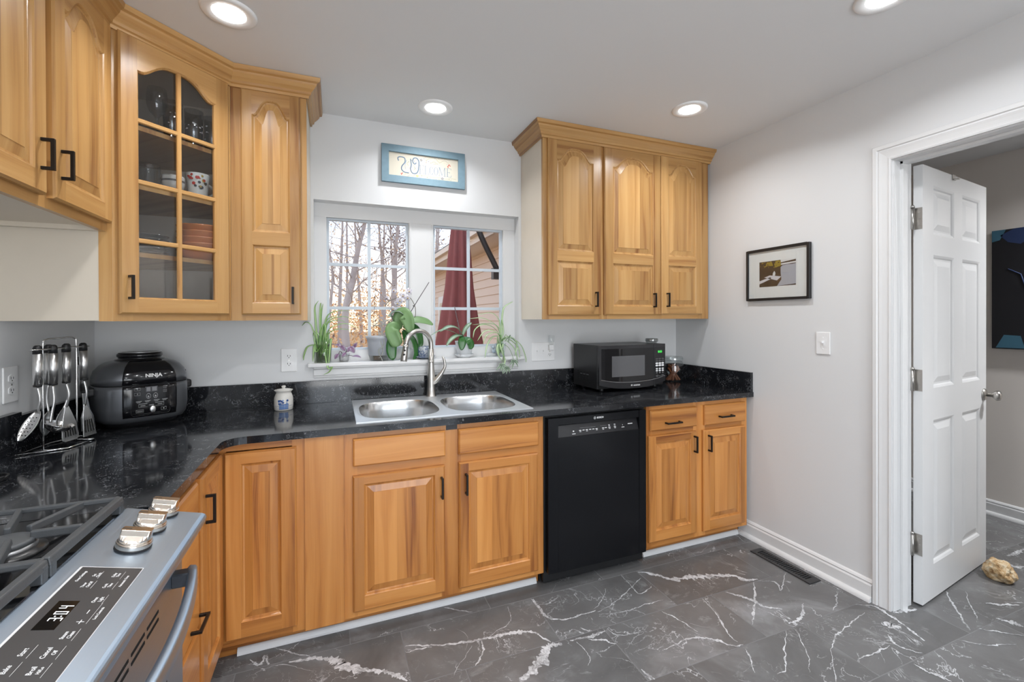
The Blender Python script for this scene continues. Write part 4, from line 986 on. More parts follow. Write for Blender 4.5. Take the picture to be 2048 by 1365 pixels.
lg.lathe([(.0052, .0001), (.0062, .0005), (.0068, .0001)], (-.027, 0, 0), 24, cap0=False, cap1=False); lg.box(-.0285, -.0278, -.004, .004, 0, .0004); lg.box(-.0262, -.0255, -.004, .004, 0, .0004); lg.box(-.0285, -.0255, -.0005, .0005, 0, .0004)
lg.build('logo', 'white_ink', dd)
k = MB(); k.box(.990, 1.612, 2.075, 2.095, .012, .075); k.box(.985, 1.6, 2.112, 2.125, .0, .06); k.build('kick_plate', 'blackm', dw_)

# ------------------------------------------------------------------ range
rg = thing('gas_range', 'stainless steel slide-in gas range with front controls', 'range', (-.68, .95, 0))
GY0, GY1 = .575, 1.3455
b = MB(); b.box(XL+.02, -.372, GY0, GY1, .05, .895); b.build('body', P('range_side_grey', (.16, .16, .17), .5, metal=.5), rg)
b = MB(); b.box(XL+.02, -.474, GY0, GY1, .895, .9195); b.box(XL+.02, XL+.06, GY0, GY1, .9195, .945); b.build('cooktop', P('black_enamel', (.008, .008, .009), .07), rg, bevel=.002)
SL = Vector((.9722, 0, -.2343)); SN = Vector((.2343, 0, .9722))
def sl(x, dz=0.0, y=0.0): return Vector((x, y, .9205-.241*(x+.472)))+SN*dz
b = MB(); prof = [(-.4725, .9215), (-.318, .8840), (-.310, .8800), (-.3075, .8730), (-.311, .860), (-.345, .800), (-.372, .795), (-.4725, .86)]
b.loft([[(x, y, z) for x, z in prof] for y in (GY0, GY1)], sm=False, cap0=True, cap1=True)
cpn = b.build('control_panel', 'steel', rg, bevel=.004, segs=2)
def slT(x, y, dz=.0): return frame(sl(x, dz, y), (0, 1, 0), -SL, SN)
PY0, PY1, PXa, PXb = .755, 1.066, -.4405, -.350
b = MB(slT(0, 0)); vv = lambda x: (-x)/.9722 - 0  # distance upslope of x from x=0
def up_(x): return -(x)/.9722
b.box(PY0, PY1, up_(PXb), up_(PXa), .0008, .0016, 0); b.box(PY0-.004, PY1+.003, up_(PXb)-.001, up_(PXa)+.004, 0.0002, .0010, 1)
disp = b.build('touch_panel', [P('touch_panel_grey', (.050, .050, .052), .30), P('bright_edge', (.66, .66, .66), .4)], cpn)
b = MB(slT(0, 0)); b.box(.883, .958, up_(-.3995), up_(-.4265), .0016, .0019)
clk = b.build('clock_window', P('clock_black', (.005, .005, .005), .1), disp)
sg = MB(slT(-.4095, .9235)); SEG = {'3': 'abgcd', '0': 'abcdef', '4': 'fgbc'}
def seven(ch, cx, h=.0175, w_=.0075, t=.0017):
    y0 = -h/2; q = {'a': (cx-w_/2, cx+w_/2, h/2-t, h/2), 'g': (cx-w_/2, cx+w_/2, -t/2, t/2), 'd': (cx-w_/2, cx+w_/2, y0, y0+t), 'b': (cx+w_/2-t, cx+w_/2, 0, h/2), 'c': (cx+w_/2-t, cx+w_/2, y0, 0), 'f': (cx-w_/2, cx-w_/2+t, 0, h/2), 'e': (cx-w_/2, cx-w_/2+t, y0, 0)}
    for s_ in SEG[ch]: sg.box(q[s_][0]+.0003, q[s_][1]-.0003, q[s_][2]+.0003, q[s_][3]-.0003, .0020, .0023)
seven('3', -.0155); seven('0', .0015); seven('4', .0170); sg.box(-.0085, -.0068, .003, .0047, .0020, .0023); sg.box(-.0085, -.0068, -.0047, -.003, .0020, .0023)
sg.build('clock_digits', P('clock_white', (.9, .9, .9), .5, emit=(.95, .97, 1), es=1.6), clk)
tx = MB()
for s_, x, y, z in [('Oven Settings', -.4295, 1.034, .0062), ('Set', -.4125, 1.0385, .0062), ('Clock', -.4065, 1.0395, .0062), ('Timer', -.4145, 1.006, .0062), ('On/Off', -.4075, 1.008, .0062), ('Delay', -.384, 1.040, .0062), ('Time', -.378, 1.040, .0062), ('Cook', -.3840, 1.004, .0062), ('Time', -.3775, 1.006, .0062), ('Automatic Oven', -.363, 1.020, .0055), ('Oven', -.3815, .961, .0070), ('Light', -.3740, .963, .0070),
                    ('Lock Controls', -.362, .924, .0055), ('Steam', -.3820, .870, .0072), ('Clean', -.3745, .871, .0072), ('Start', -.4110, .835, .0085), ('Cancel', -.3850, .832, .0085), ('Off', -.3760, .832, .0070), ('Bake', -.4120, .801, .0085), ('Broil', -.3840, .797, .0085), ('Hi/Lo', -.3755, .797, .0060), ('Warm', -.430, .800, .0075)]:
    tx.text(s_, z, slT(x, y, .0017), 0, .0001, bold=.00008)
for x, y0, y1 in ((-.404, 1.027, 1.052), (-.4015, .995, 1.020), (-.3715, 1.026, 1.052), (-.3705, .993, 1.018), (-.3685, .950, .976), (-.3675, .897, .952), (-.3685, .857, .885), (-.402, .822, .850), (-.369, .818, .846), (-.402, .788, .815), (-.369, .783, .811)): tx.box(y0, y1, up_(x)-.0002, up_(x)+.0002, .0017, .0018, T=slT(0, 0))
tx.box(.923, .933, up_(-.377)-.0006, up_(-.377)+.0006, .0017, .0018, T=slT(0, 0)); tx.box(.897, .907, up_(-.3765)-.0006, up_(-.3765)+.0006, .0017, .0018, T=slT(0, 0)); tx.box(.9014, .9026, up_(-.3765)-.005, up_(-.3765)+.005, .0017, .0018, T=slT(0, 0))
tx.build('panel_lettering', 'white_ink', disp, recalc=False)
ink = MB()
for i, y in enumerate((1.153, 1.235, 1.317)):
    for dx, dy in ((-.006, -.006), (-.006, .006), (.006, -.006), (.006, .006)):
        T = slT(-.4535+dx*.8, y+dy, .0005)
        ink.lathe([(.0042, 0), (.0046, .0003), (.0050, 0)], (0, 0, 0), 14, T=T, cap0=False, cap1=False)
    q = [(-.006, -.006), (.006, .006), (-.006, .006)][i]; ink.lathe([(.0044, .0002), (.0001, .0003)], n=12, T=slT(-.4535+q[0]*.8, y+q[1], .0005), cap0=False, cap1=False)
    ink.text('Off', .006, slT(-.432, y-.012, .0005), 0, .0001)
    for k_ in range(7): ink.lathe([(.0010, .0002), (.0001, .0003)], n=8, T=slT(-.3945+.036*cos(radians(-62+20*k_)), y+.036*sin(radians(-62+20*k_))), cap0=False, cap1=False)
ink.text('POWER BOIL', .0052, slT(-.3445, 1.222, .0005), 0, .0001); ink.text('for large cookware', .0040, slT(-.3385, 1.222, .0005), 0, .0001)
ink.build('printed_marks', 'black_ink', cpn, recalc=False)
knobm = steel_mat('knob_nickel', (.70, .63, .55), .22, (200, 200, 8))
for y in (1.151, 1.236, 1.321):
    T = slT(-.394, y, .0008); kb = MB(T)
    kb.lathe([(.0315, 0), (.0315, .004)], n=40, m=1); kb.lathe([(.0305, .003), (.0310, .012), (.0300, .0145), (.0288, .0150), (.0285, .017), (.0275, .0185)], n=40)
    R = []
    for w_, hh in ((.0275, .018), (.024, .024), (.0165, .033), (.0160, .036)):      # grip: ridge running across the knob (along the slope direction), thinner to the top
        R.append([(max(-w_, min(w_, .0275*sin(t)))*(1.0), .0275*cos(t)*(1 if hh < .03 else .99), hh) for t in [2*pi*k_/40 for k_ in range(40)]])
    rings = []
    for (wy, hh) in ((.0272, .0182), (.0225, .0215), (.0130, .0275), (.0105, .036), (.0095, .0375)):
        ring = []
        for k_ in range(40):
            t = 2*pi*k_/40; u_ = .0272*cos(t); v_ = .0272*sin(t)
            ring.append((max(-wy, min(wy, u_)), v_*(.985 if hh > .03 else 1), hh))
        rings.append(ring)
    kb.loft(rings, cap1=True, sm=False)
    kb.box(-.0012, .0012, .010, .0262, .0374, .0378, 1)
    kb.build('knob', [knobm, 'blackm'], cpn, bevel=.0012, segs=2)
# oven door, vent slots and bowed handle
b = MB(); b.box(-.372, -.358, GY0+.01, GY1-.012, .14, .788)
od = b.build('oven_door', 'steel', rg, bevel=.002)
b = MB()
for i in range(6):
    y = 1.08+.075*(i-4.6); y1 = y+.062
    for z in (.744, .727): b.box(-.3585, -.3572, y, y1, z, z+.006)
b.build('vent_slots', 'void', od)
b = MB(); b.box(-.3585, -.357, .70, 1.22, .30, .62); b.build('oven_window', P('oven_glass', (.01, .01, .011), .05), od)
b = MB(); R = []
for i in range(25):
    t = i/24; y = 1.287-(1.287-.633)*t; bow = .040*sin(pi*t)**.85
    xo = -.315+bow; R.append([(xo-.020, y, .742), (xo-.004, y, .742), (xo, y, .748), (xo, y, .776), (xo-.003, y, .780), (xo-.014, y, .782), (xo-.020, y, .776)])
b.loft(R, cap0=True, cap1=True, sm=True); hb = b.build('oven_handle', 'steel', od)
brm = P('bracket_dark', (.08, .08, .085), .35, metal=.7)
for y in (1.272, .648):
    b = MB(); b.box(-.360, -.318, y-.018, y+.012, .746, .778); b.build('bracket', brm, hb, bevel=.003)
b = MB(); b.box(-.372, -.360, GY0+.01, GY1-.012, .03, .13); b.build('drawer', 'steel', rg, bevel=.002)
for bx in (-.600, -.86):
    for by in (.70, 1.165):
        b = MB(); b.lathe([(.062, 0), (.060, .006), (.045, .009)], (bx, by, .9195), 32, m=0); b.lathe([(.047, .006), (.047, .016), (.043, .017)], (bx, by, .9195), 32, m=1); b.lathe([(.044, .0175), (.044, .0245), (.040, .0265), (.001, .0268)], (bx, by, .9195), 32, m=2)
        b.build('burner', [P('burner_pan', (.03, .03, .03), .3), P('burner_alu', (.35, .35, .36), .4, metal=.9), P('burner_cap', (.07, .075, .08), .45)], rg)
b = MB(); b.lathe([(.05, 0), (.05, .018), (.044, .026), (.001, .0265)], (-.73, .935, .9195), 32); b.build('burner', P('burner_cap', (.07, .075, .08), .45), rg)
iron = P('cast_iron', (.085, .09, .095), .42, metal=.3, bump=.15, scale=160)
def grate(y0, y1, label, two=True):
    b = MB(); x0, x1 = -.972, -.4775; z0, z1 = .940, .9565; w_ = .007
    def bar(p, q, lo=z0, wd=w_):
        p = Vector(p); q = Vector(q); d_ = (q-p).normalized(); n_ = Vector((-d_.y, d_.x))*wd; n2 = n_*.72
        v = [(*(p+n_), lo), (*(p-n_), lo), (*(q-n_), lo), (*(q+n_), lo), (*(p+n2), z1), (*(p-n2), z1), (*(q-n2), z1), (*(q+n2), z1)]
        b.f(v, [(0, 1, 2, 3), (4, 7, 6, 5), (0, 4, 5, 1), (1, 5, 6, 2), (2, 6, 7, 3), (3, 7, 4, 0)])
    bar((x1, y0), (x1, y1), wd=.0095); bar((x0, y0), (x0, y1)); bar((x0, y0), (x1, y0), .946); bar((x0, y1), (x1, y1), .946); xm = (x0+x1)/2; bar((xm, y0), (xm, y1))
    for X_ in (x0, x1, xm):
        for Y_ in (y0+.01, y1-.01): b.box(X_-.009, X_+.009, Y_-.009, Y_+.009, .9198, .950)
    ym = (y0+y1)/2
    for bx in ((-.600, -.86) if two else (xm-.12, xm+.12)):
        e = .105
        for sx in (-1, 1):
            for sy in (-1, 1):
                X_ = bx+sx*.055; bar((bx+sx*.016, ym+sy*.030), (X_, y0 if sy < 0 else y1))
        bar((bx-.115 if bx-.115 > x0 else x0, ym), (bx-.035, ym)); bar((bx+.035, ym), (min(x1, bx+.115), ym))
    return tag(b.build('burner_grate', iron, bevel=.0025, segs=2), label, 'grate', 'cast iron grates on the range')
grate(1.030, 1.322, 'grey cast iron burner grate at the far end of the range by the counter')
grate(.845, 1.024, 'narrow middle cast iron burner grate on the range', False)
grate(.590, .839, 'cast iron burner grate at the near end of the range')

# ------------------------------------------------------------------ microwave
mv = thing('microwave', 'black countertop microwave oven with green clock', 'microwave', (1.80, 2.50, .914))
mu = Vector((.9985, .0545, 0)); mwv = Vector((.0545, -.9985, 0)); MWW, MWH, MWD = .532, .273, .294
MT = frame((1.507, 2.348, .934), mu, (0, 0, 1), mwv)
b = MB(MT); b.box(0, MWW, 0, MWH, -MWD, -.022)
for x in (.05, MWW-.05):
    for w_ in (-.05, -.25): b.cyl((x, -.020, w_), (x, .001, w_), .014, n=12)
b.build('body', P('microwave_case', (.012, .012, .013), .35), mv, bevel=.003)
def bowz(x): return .014*(1-((x-MWW/2)/(MWW/2))**2)
def face(b, x0, x1, z0f, z1f, dz, m=0, n=16, th=.02):
    F_, B_ = [], []
    for i in range(n+1):
        x = x0+(x1-x0)*i/n; F_.append([(x, z0f(x) if callable(z0f) else z0f, bowz(x)+dz), (x, z1f, bowz(x)+dz)]); B_.append([(x, z0f(x) if callable(z0f) else z0f, -th), (x, z1f, -th)])
    b.loft([[f_[0], f_[1], q[1], q[0]] for f_, q in zip(F_, B_)], m, sm=False, cap0=True, cap1=True)
low = lambda x: -.004+.030*abs((x-MWW/2)/(MWW/2))**2.6
smile = lambda x: .036+.026*abs((x-MWW/2)/(MWW/2))**2.4
b = MB(MT); face(b, 0, .424, low, MWH, 0); face(b, .4265, MWW, low, MWH, 0)
fr_ = b.build('front_bezel', P('bezel_black', (.022, .022, .024), .25), mv, bevel=.002)
b = MB(MT); face(b, .014, .421, smile, MWH-.022, .0015, th=.0); dr = b.build('door', P('door_black_glass', (.008, .008, .009), .04), mv)
b = MB(MT); face(b, .088, .344, .075, .205, .0022, th=.0, n=10); b.build('door_window', P('door_mesh_grey', (.10, .10, .105), .12), dr)
b = MB(MT); b.loft([[(x, smile(x)+e, bowz(x)+d_) for e, d_ in ((0, .001), (.0012, .0028), (.0026, .001))] for x in [.012+(MWW-.02)*i/24 for i in range(25)]], closed=False); b.build('smile_trim', 'silver', fr_)
b = MB(MT); face(b, .4285, MWW-.008, smile, MWH-.022, .0015, th=0, n=6); cp_ = b.build('control_panel', P('panel_black', (.015, .015, .016), .15), mv)
bt = MB(MT)
def oval(x, z, a, b_, m): bt.f([(x+a*cos(2*pi*k/16), z+b_*sin(2*pi*k/16), bowz(x)+.0026) for k in range(16)], [tuple(range(16))], m); bt.f([(x+a*cos(2*pi*k/16), z+b_*sin(2*pi*k/16), bowz(x)+.0012) for k in range(16)], [tuple(range(16))], m)
for i, x in enumerate((.449, .476, .503)):
    for z in (.175, .161): oval(x, z, .011, .0052, 1)
    for z in (.146, .132): oval(x, z, .0115, .0062, 0)
    for z in (.111, .098): oval(x, z, .0092, .0055, 0)
    oval(x, .084, .008, .005, 1)
oval(.452, .064, .013, .0085, 1); oval(.477, .062, .006, .006, 1); oval(.502, .064, .013, .0085, 1)
for i, x in enumerate((.449, .476, .503)):
    for j_, z in enumerate((.111, .098, .084)): bt.text(str(j_*3+i+1), .007, MT.inverted() @ MT @ Matrix.Translation((x, z, bowz(x)+.0028)), 2 if j_ < 2 else 0, .0001)
bt.build('button', ['white_ink', P('button_dark', (.07, .07, .072), .4), 'black_ink'], cp_, recalc=False)
b = MB(MT); b.text('8:03', .020, Matrix.Translation((.477, .222, bowz(.477)+.0035)), 0, .0002, bold=.0003)
b.build('clock_digits', P('green_digits', (.05, .6, .08), .5, emit=(.08, 1, .12), es=1.0), cp_, recalc=False)
b = MB(MT); b.text('emerson', .0150, Matrix.Translation((.278, .017, bowz(.27)+.0012)), 0, .0003, bold=.0004)
for k in range(3): b.box(.232, .244, .013+k*.0032, .0152+k*.0032, bowz(.24)+.0005, bowz(.24)+.0016)
b.build('logo', 'white_ink', fr_, recalc=False)
b = MB(MT)
for r_ in range(5):
    for k in range(4): b.box(-.0006, .0004, .045+r_*.012, .048+r_*.012, -.245+k*.035, -.220+k*.035, 1 if (r_ in (3,) and k > 0) else 0)
b.build('side_vents', ['void', 'silver'], mv)
ash = MB(); ash.lathe([(.030, 0), (.037, .004), (.040, .012), (.041, .030), (.0385, .030), (.037, .014), (.030, .008), (.001, .007)], (0, 0, 0), 24); ash.lathe([(.0415, .010), (.0435, .014), (.0415, .018), (.0435, .022), (.0415, .026)], (0, 0, 0), 24, cap0=False, cap1=False)
oa = ash.build('glass_dish', thin_glass('cut_dish_glass', (.80, .82, .82), .16), origin=(0, 0, 0)); oa.location = (2.005, 2.475, 1.2085)
tag(oa, 'small cut glass dish on top of the microwave', 'dish')

# cinnamon stick jar
JX, JY = 2.285, 2.585
jr = thing('storage_jar', 'clear glass jar of cinnamon sticks beside the microwave', 'jar', (JX, JY, .914))
b = MB(); b.lathe([(.001, .004), (.066, .004), (.072, .012), (.073, .12), (.068, .140), (.060, .147), (.058, .152)], (JX, JY, .914), 32, cap0=False, cap1=False); jg = thin_glass('jar_glass', (.93, .95, .95), .09); b.build('body', jg, jr)
b = MB(); b.lathe([(.066, .150), (.068, .156), (.068, .178), (.064, .184), (.001, .186)], (JX, JY, .914), 32, cap0=True, cap1=False); b.lathe([(.0685, .160), (.0705, .164), (.0685, .168), (.0705, .172), (.0685, .176)], (JX, JY, .914), 32, cap0=False, cap1=False); b.build('lid', jg, jr)
r = random.Random(12); cin = P('cinnamon', (.22, .075, .03), .65, vary=.45, scale=35)
for i in range(22):
    a0 = r.uniform(0, 2*pi); tl = r.uniform(.45, 1.0); rb = r.uniform(.45, 1); a1 = a0+r.uniform(-.7, .7); q0 = Vector((cos(a0)*.052*rb, sin(a0)*.052*rb, .013)); q1 = Vector((-cos(a1)*.056*tl, -sin(a1)*.056*tl, r.uniform(.095, .128)))
    d_ = (q1-q0).normalized(); n_ = d_.orthogonal().normalized(); bn = d_.cross(n_); b = MB(); R = []
    for t in (0, .25, .5, .75, 1):
        c = q0.lerp(q1, t)+Vector((JX, JY, .914)); prof = []
        for k in range(15):
            th = 4.4*k/14; rr = .0080-.0012*k/14; prof.append(c+(n_*cos(th)+bn*sin(th))*rr)
        for k in range(14, -1, -1):
            th = 4.4*k/14; rr = .0064-.0012*k/14; prof.append(c+(n_*cos(th)+bn*sin(th))*rr)
        R.append(prof)
    b.loft(R, sm=False, cap0=True, cap1=True)
    tag(b.build('cinnamon_stick', cin), 'brown cinnamon stick standing in the clear glass jar', 'cinnamon stick', 'cinnamon sticks in the glass jar')

# blue and white lidded crock on the counter
CX_, CY_ = -.2487, 2.553
ck = thing('sugar_crock', 'white lidded stoneware crock with a blue painted basket', 'jar', (CX_, CY_, .914))
crm = P('cream_stoneware', (.62, .60, .56), .25, vary=.06, scale=60)
prof = [(.040, 0), (.043, .003), (.0445, .025), (.0445, .050), (.043, .065), (.037, .082), (.0345, .087), (.036, .092), (.042, .0985), (.0435, .1015), (.041, .1025)]
b = MB(); b.lathe(prof, (CX_, CY_, .914), 40, cap1=True); b.build('body', crm, ck)
b = MB(); b.lathe([(.036, .1025), (.033, .105), (.012, .108), (.007, .110), (.008, .113), (.0105, .117), (.009, .122), (.001, .124)], (CX_, CY_, .914), 32); b.build('lid', crm, ck)
vd = Vector((-CX_, -CY_, 0)).normalized(); pa_ = atan2(vd.y, vd.x)
def prad(z):
    for (r0, z0), (r1, z1) in zip(prof, prof[1:]):
        if z0 <= z <= z1: return r0+(r1-r0)*(z-z0)/(z1-z0)
    return .044
b = MB()
def cyl_patch(pts, m, e=.0004):
    v = []
    for s_, z in pts:
        a = pa_+s_/.044; rr = prad(z)+e; v.append((CX_+rr*cos(a), CY_+rr*sin(a), .914+z))
    b.f(v, [tuple(range(len(v)))], m)
for k in range(6):
    s0 = -.020+k*.0068; cyl_patch([(s0, .010), (s0+.0058, .010), (s0+.0066, .033), (s0-.0004, .033)], 1)
for k in range(7):
    s0 = -.021+k*.007; cyl_patch([(s0-.0006, .008), (s0+.0006, .008), (s0+.0008, .034), (s0-.0008, .034)], 0, .0007)
for z in (.008, .033): 
    for k in range(6): cyl_patch([(-.022+k*.0075, z), (-.022+(k+1)*.0075, z), (-.022+(k+1)*.0075, z+.002), (-.022+k*.0075, z+.002)], 0, .0007)
r = random.Random(4)
for k in range(16):
    s0, z0 = r.uniform(-.026, .024), r.uniform(.036, .053); q = r.uniform(.003, .0055); cyl_patch([(s0+q*cos(t), z0+q*sin(t)) for t in [2*pi*i/8 for i in range(8)]], r.choice((0, 0, 1)), .0005+k*.00003)
for k in range(14):
    s0 = r.uniform(-.05, .05); z0 = r.choice((r.uniform(.006, .02), r.uniform(.045, .06)))
    if abs(s0) > .026: cyl_patch([(s0+.0016*cos(t), z0+.0016*sin(t)) for t in [2*pi*i/8 for i in range(8)]], 0)
for k in range(-8, 8):
    if k < -4 or k > 3: cyl_patch([(k*.006, .024), (k*.006+.006, .024), (k*.006+.006, .0252), (k*.006, .0252)], 0)
b.build('painted_basket', [P('delft_blue', (.02, .06, .22), .25), P('pale_blue', (.16, .26, .48), .25)], ck, recalc=False)
# ------------------------------------------------------------------ pressure cooker
NF = Vector((.525, -.851, 0)).normalized(); NR = Vector((-NF.y, NF.x, 0))
NC = (-.822, 2.492, .914)
NT = frame(NC, NR, (0, 0, 1), NF)                        # u right, v up, w towards the front
pc = thing('pressure_cooker', 'black and gunmetal electric pressure cooker in the counter corner', 'cooker', NC)
def se(th, a, b, n=3.0): return (a*math.copysign(abs(sin(th))**(2/n), sin(th)), b*math.copysign(abs(cos(th))**(2/n), cos(th)))
PR = [(.020, .135), (.026, .158), (.045, .170), (.085, .176), (.165, .176), (.182, .175)]
LIDP = [(.186, .175), (.215, .173), (.240, .164), (.262, .146), (.276, .124), (.283, .100)]
NB = 64
def ring(z, r): return [(se(2*pi*k/NB, r*.93, r*.86)[0], z, se(2*pi*k/NB, r*.93, r*.86)[1]) for k in range(NB)]
b = MB(NT); b.loft([ring(z, r) for z, r in PR], cap0=True, cap1=True); b.build('body', 'grey', pc)
b = MB(NT); b.loft([ring(z, r) for z, r in [(.0, .13), (.022, .14)]], cap0=True); b.build('base', 'blackm', pc)
b = MB(NT); b.loft([ring(z, r) for z, r in [(.180, .172), (.187, .172)]]); b.build('seam', 'void', pc)
b = MB(NT); b.loft([ring(z, r) for z, r in LIDP], cap0=True, cap1=True); lid = b.build('lid', 'grey', pc)
b = MB(NT)
T2 = NT @ frame((0, 0, 0), (1, 0, 0), (0, 0, -1), (0, 1, 0))   # z up inside for lathes
L2 = MB(T2); L2.lathe([(.092, .278), (.088, .287), (.076, .290), (.076, .296), (.081, .300), (.081, .310), (.074, .316), (.001, .317)], n=48); L2.build('vent_cap', 'black', lid)
L2 = MB(T2); L2.lathe([(.077, .3165), (.079, .3185), (.071, .3185)], n=48, cap0=False, cap1=False); L2.build('cap_ring', 'silver', lid)
def patch(profs, th0, th1, e, n=20):
    return [[(se(th0+(th1-th0)*i/n, (r+e)*.93, (r+e)*.86)[0], z, se(th0+(th1-th0)*i/n, (r+e)*.93, (r+e)*.86)[1]) for i in range(n+1)] for z, r in profs]
b = MB(NT); b.loft(patch([(.187, .175), (.215, .173), (.240, .164), (.262, .146), (.276, .124), (.284, .100)], -.44, .44, .003), closed=False); b.build('lid_front', 'black', lid, solid=.003)
b = MB(NT); b.loft(patch([(.048, .171), (.085, .176), (.165, .176), (.181, .175)], -.44, .44, .003), closed=False); fpn = b.build('front_panel', 'black', pc, solid=.003)
zf = .179*.86+.0010
FT = NT @ Matrix.Translation((0, 0, zf)) @ Matrix.Diagonal((.74, 1.07, 1, 1))
def rrect(x0, x1, y0, y1, r_, n=6):
    o = []
    for cx, cy, a0 in ((x1-r_, y1-r_, 0), (x0+r_, y1-r_, pi/2), (x0+r_, y0+r_, pi), (x1-r_, y0+r_, 3*pi/2)):
        o += [(cx+r_*cos(a0+pi/2*i/n), cy+r_*sin(a0+pi/2*i/n)) for i in range(n+1)]
    return o
b = MB(FT); o1 = rrect(-.092, .092, .050, .172, .014); o2 = rrect(-.0905, .0905, .0515, .1705, .0128)
zc_ = lambda x: -abs(x)**3*7+.0012
b.loft([[(x, y, zc_(x)) for x, y in o1], [(x, y, zc_(x)+.0012) for x, y in [((a[0]+c_[0])/2, (a[1]+c_[1])/2) for a, c_ in zip(o1, o2)]], [(x, y, zc_(x)) for x, y in o2]], sm=False)
b.build('panel_outline', 'silver', fpn)
b = MB(FT)
def bx(x0, x1, y0, y1, m=0): zz = max(zc_(x0), zc_(x1))+.0003; b.box(x0, x1, y0, y1, zz-.0008, zz+.0003, m)
def outline(x0, x1, y0, y1, m=0, t=.0008): bx(x0, x1, y0, y0+t, m); bx(x0, x1, y1-t, y1, m); bx(x0, x0+t, y0, y1, m); bx(x1-t, x1, y0, y1, m)
bx(-.026, .030, .142, .164, 2); bx(-.022, -.004, .145, .161, 3); bx(.004, .026, .145, .161, 3)
for y in (.150, .131): outline(-.076, -.050, y, y+.012); bx(-.065, -.061, y+.004, y+.008)
for y in (.152, .136): outline(.058, .074, y, y+.010); bx(.065, .067, y+.003, y+.007)
for x in (-.013, .020): b.lathe([(.009, 0), (.010, .0004), (.011, 0)], (0, 0, 0), 20, cap0=False, cap1=False, T=Matrix.Translation((x, .126, .0012))); b.lathe([(.004, 0), (.0001, .0003)], n=12, cap0=False, cap1=False, T=Matrix.Translation((x, .124, .0012)))
bx(-.086, .086, .114, .1146); r = random.Random(2)
for x in (-.070, -.030, .012, .052): bx(x, x+.026, .106, .1085); bx(x+.004, x+.020, .102, .1035)
bx(-.058, .060, .0955, .0975); outline(-.058, .060, .083, .096)
for x in (-.050, -.010, .030): bx(x, x+.022, .088, .0905)
outline(-.070, -.036, .063, .074); bx(-.066, -.040, .0672, .0690); outline(.046, .072, .064, .076); bx(.056, .062, .068, .072)
b.build('panel_marks', ['grey_ink', 'white_ink', P('lcd_dark', (.05, .05, .055), .2), P('lcd_grey', (.20, .20, .21), .3)], fpn)
b = MB(FT); b.lathe([(.014, 0), (.0145, .004), (.012, .006), (.001, .0065)], (0, 0, 0), 28, T=Matrix.Translation((.006, .072, .001))); b.build('dial', 'silver', fpn)
b = MB(NT @ Matrix.Translation((.010, .222, zf-.0022)) @ Matrix.Rotation(radians(-7), 4, 'X')); b.text('NINJA', .0205, Matrix.Identity(4), 0, .0008, sx=1.05, bold=.0007); b.build('logo', P('logo_silver', (.75, .74, .72), .35), lid, recalc=False)
for sgn in (-1, 1):
    b = MB(NT); b.box(sgn*.155 if sgn > 0 else -.186, .186 if sgn > 0 else -.155, .140, .178, -.045, .045); b.build('side_handle', 'blackm', pc, bevel=.010, segs=3)
b = MB(NT); b.box(.138, .182, .205, .222, -.06, -.02); b.build('lid_latch', 'blackm', lid, bevel=.004, segs=2)

# ------------------------------------------------------------------ utensil rack and utensils
rk = thing('utensil_rack', 'chrome wire utensil rack standing near the left wall', 'rack', (-.943, 2.13, .914))
RD = Vector((.2475, .9689, 0)); RCm = Vector((.9689, -.2475, 0)); RA = Vector((-.957, 2.063, 0))
L_ = lambda t, z, o=0.0: RA+RD*t+RCm*o+Vector((0, 0, z))
b = MB()
b.tube([L_(0, .918)]+spline([L_(0, 1.0), L_(0, 1.27), L_(.012, 1.305), L_(.06, 1.309), L_(.128, 1.309), L_(.140, 1.27), L_(.140, 1.0)], 6)+[L_(.140, .918)], .0030, 10); b.build('frame', 'chrome', rk)
b = MB(); b.tube([L_(-.06, .918, -.035), L_(0, .918, .035), L_(.02, .918, .062), L_(.14, .918, .062), L_(.20, .918, -.03), L_(.10, .918, -.06)], .0028, 8, closed=True); b.tube([L_(0, .918, .035), L_(0, .918, -.05)], .0028, 8); b.tube([L_(.14, .918, .062), L_(.14, .918, -.05)], .0028, 8); b.build('base', 'chrome', rk)
b = MB(); b.tube([L_(-.045+.245*(.5-.5*cos(2*pi*i/32)), 1.2735, .022*sin(2*pi*i/32)) for i in range(32)], .0024, 8, closed=True); b.build('hanging_ring', 'chrome', rk)
def utensil(name, label, t, o, tip, head, th=0.0, lean=(0, 0), drop=0.0):
    """hangs at rack distance t, offset o towards the viewer; tip = z of the head's end"""
    top = L_(t, 1.284-drop, o); u_ = thing(name, label, 'utensil', Vector((top.x, top.y, tip)), 'utensils on the chrome rack')
    ln = Vector((RD.x*lean[0]+RCm.x*lean[1], RD.y*lean[0]+RCm.y*lean[1], 0))
    at = lambda z: L_(t, z, o)+ln*(1.284-drop-z)
    a = MB(); zt = 1.284-drop
    a.tube([at(zt+.004), at(zt), at(zt-.008), at(zt-.026)], [.006, .0105, .0125, .0125], 16); a.build('end_cap', 'blackm', u_)
    a = MB(); a.tube([at(zt-.133), at(zt-.140)], [.0125, .0115], 16); a.build('collar', 'blackm', u_)
    a = MB(); a.tube([at(zt-.026), at(zt-.133)], .0130, 20); a.build('handle', 'silver', u_)
    head(u_, at, zt)
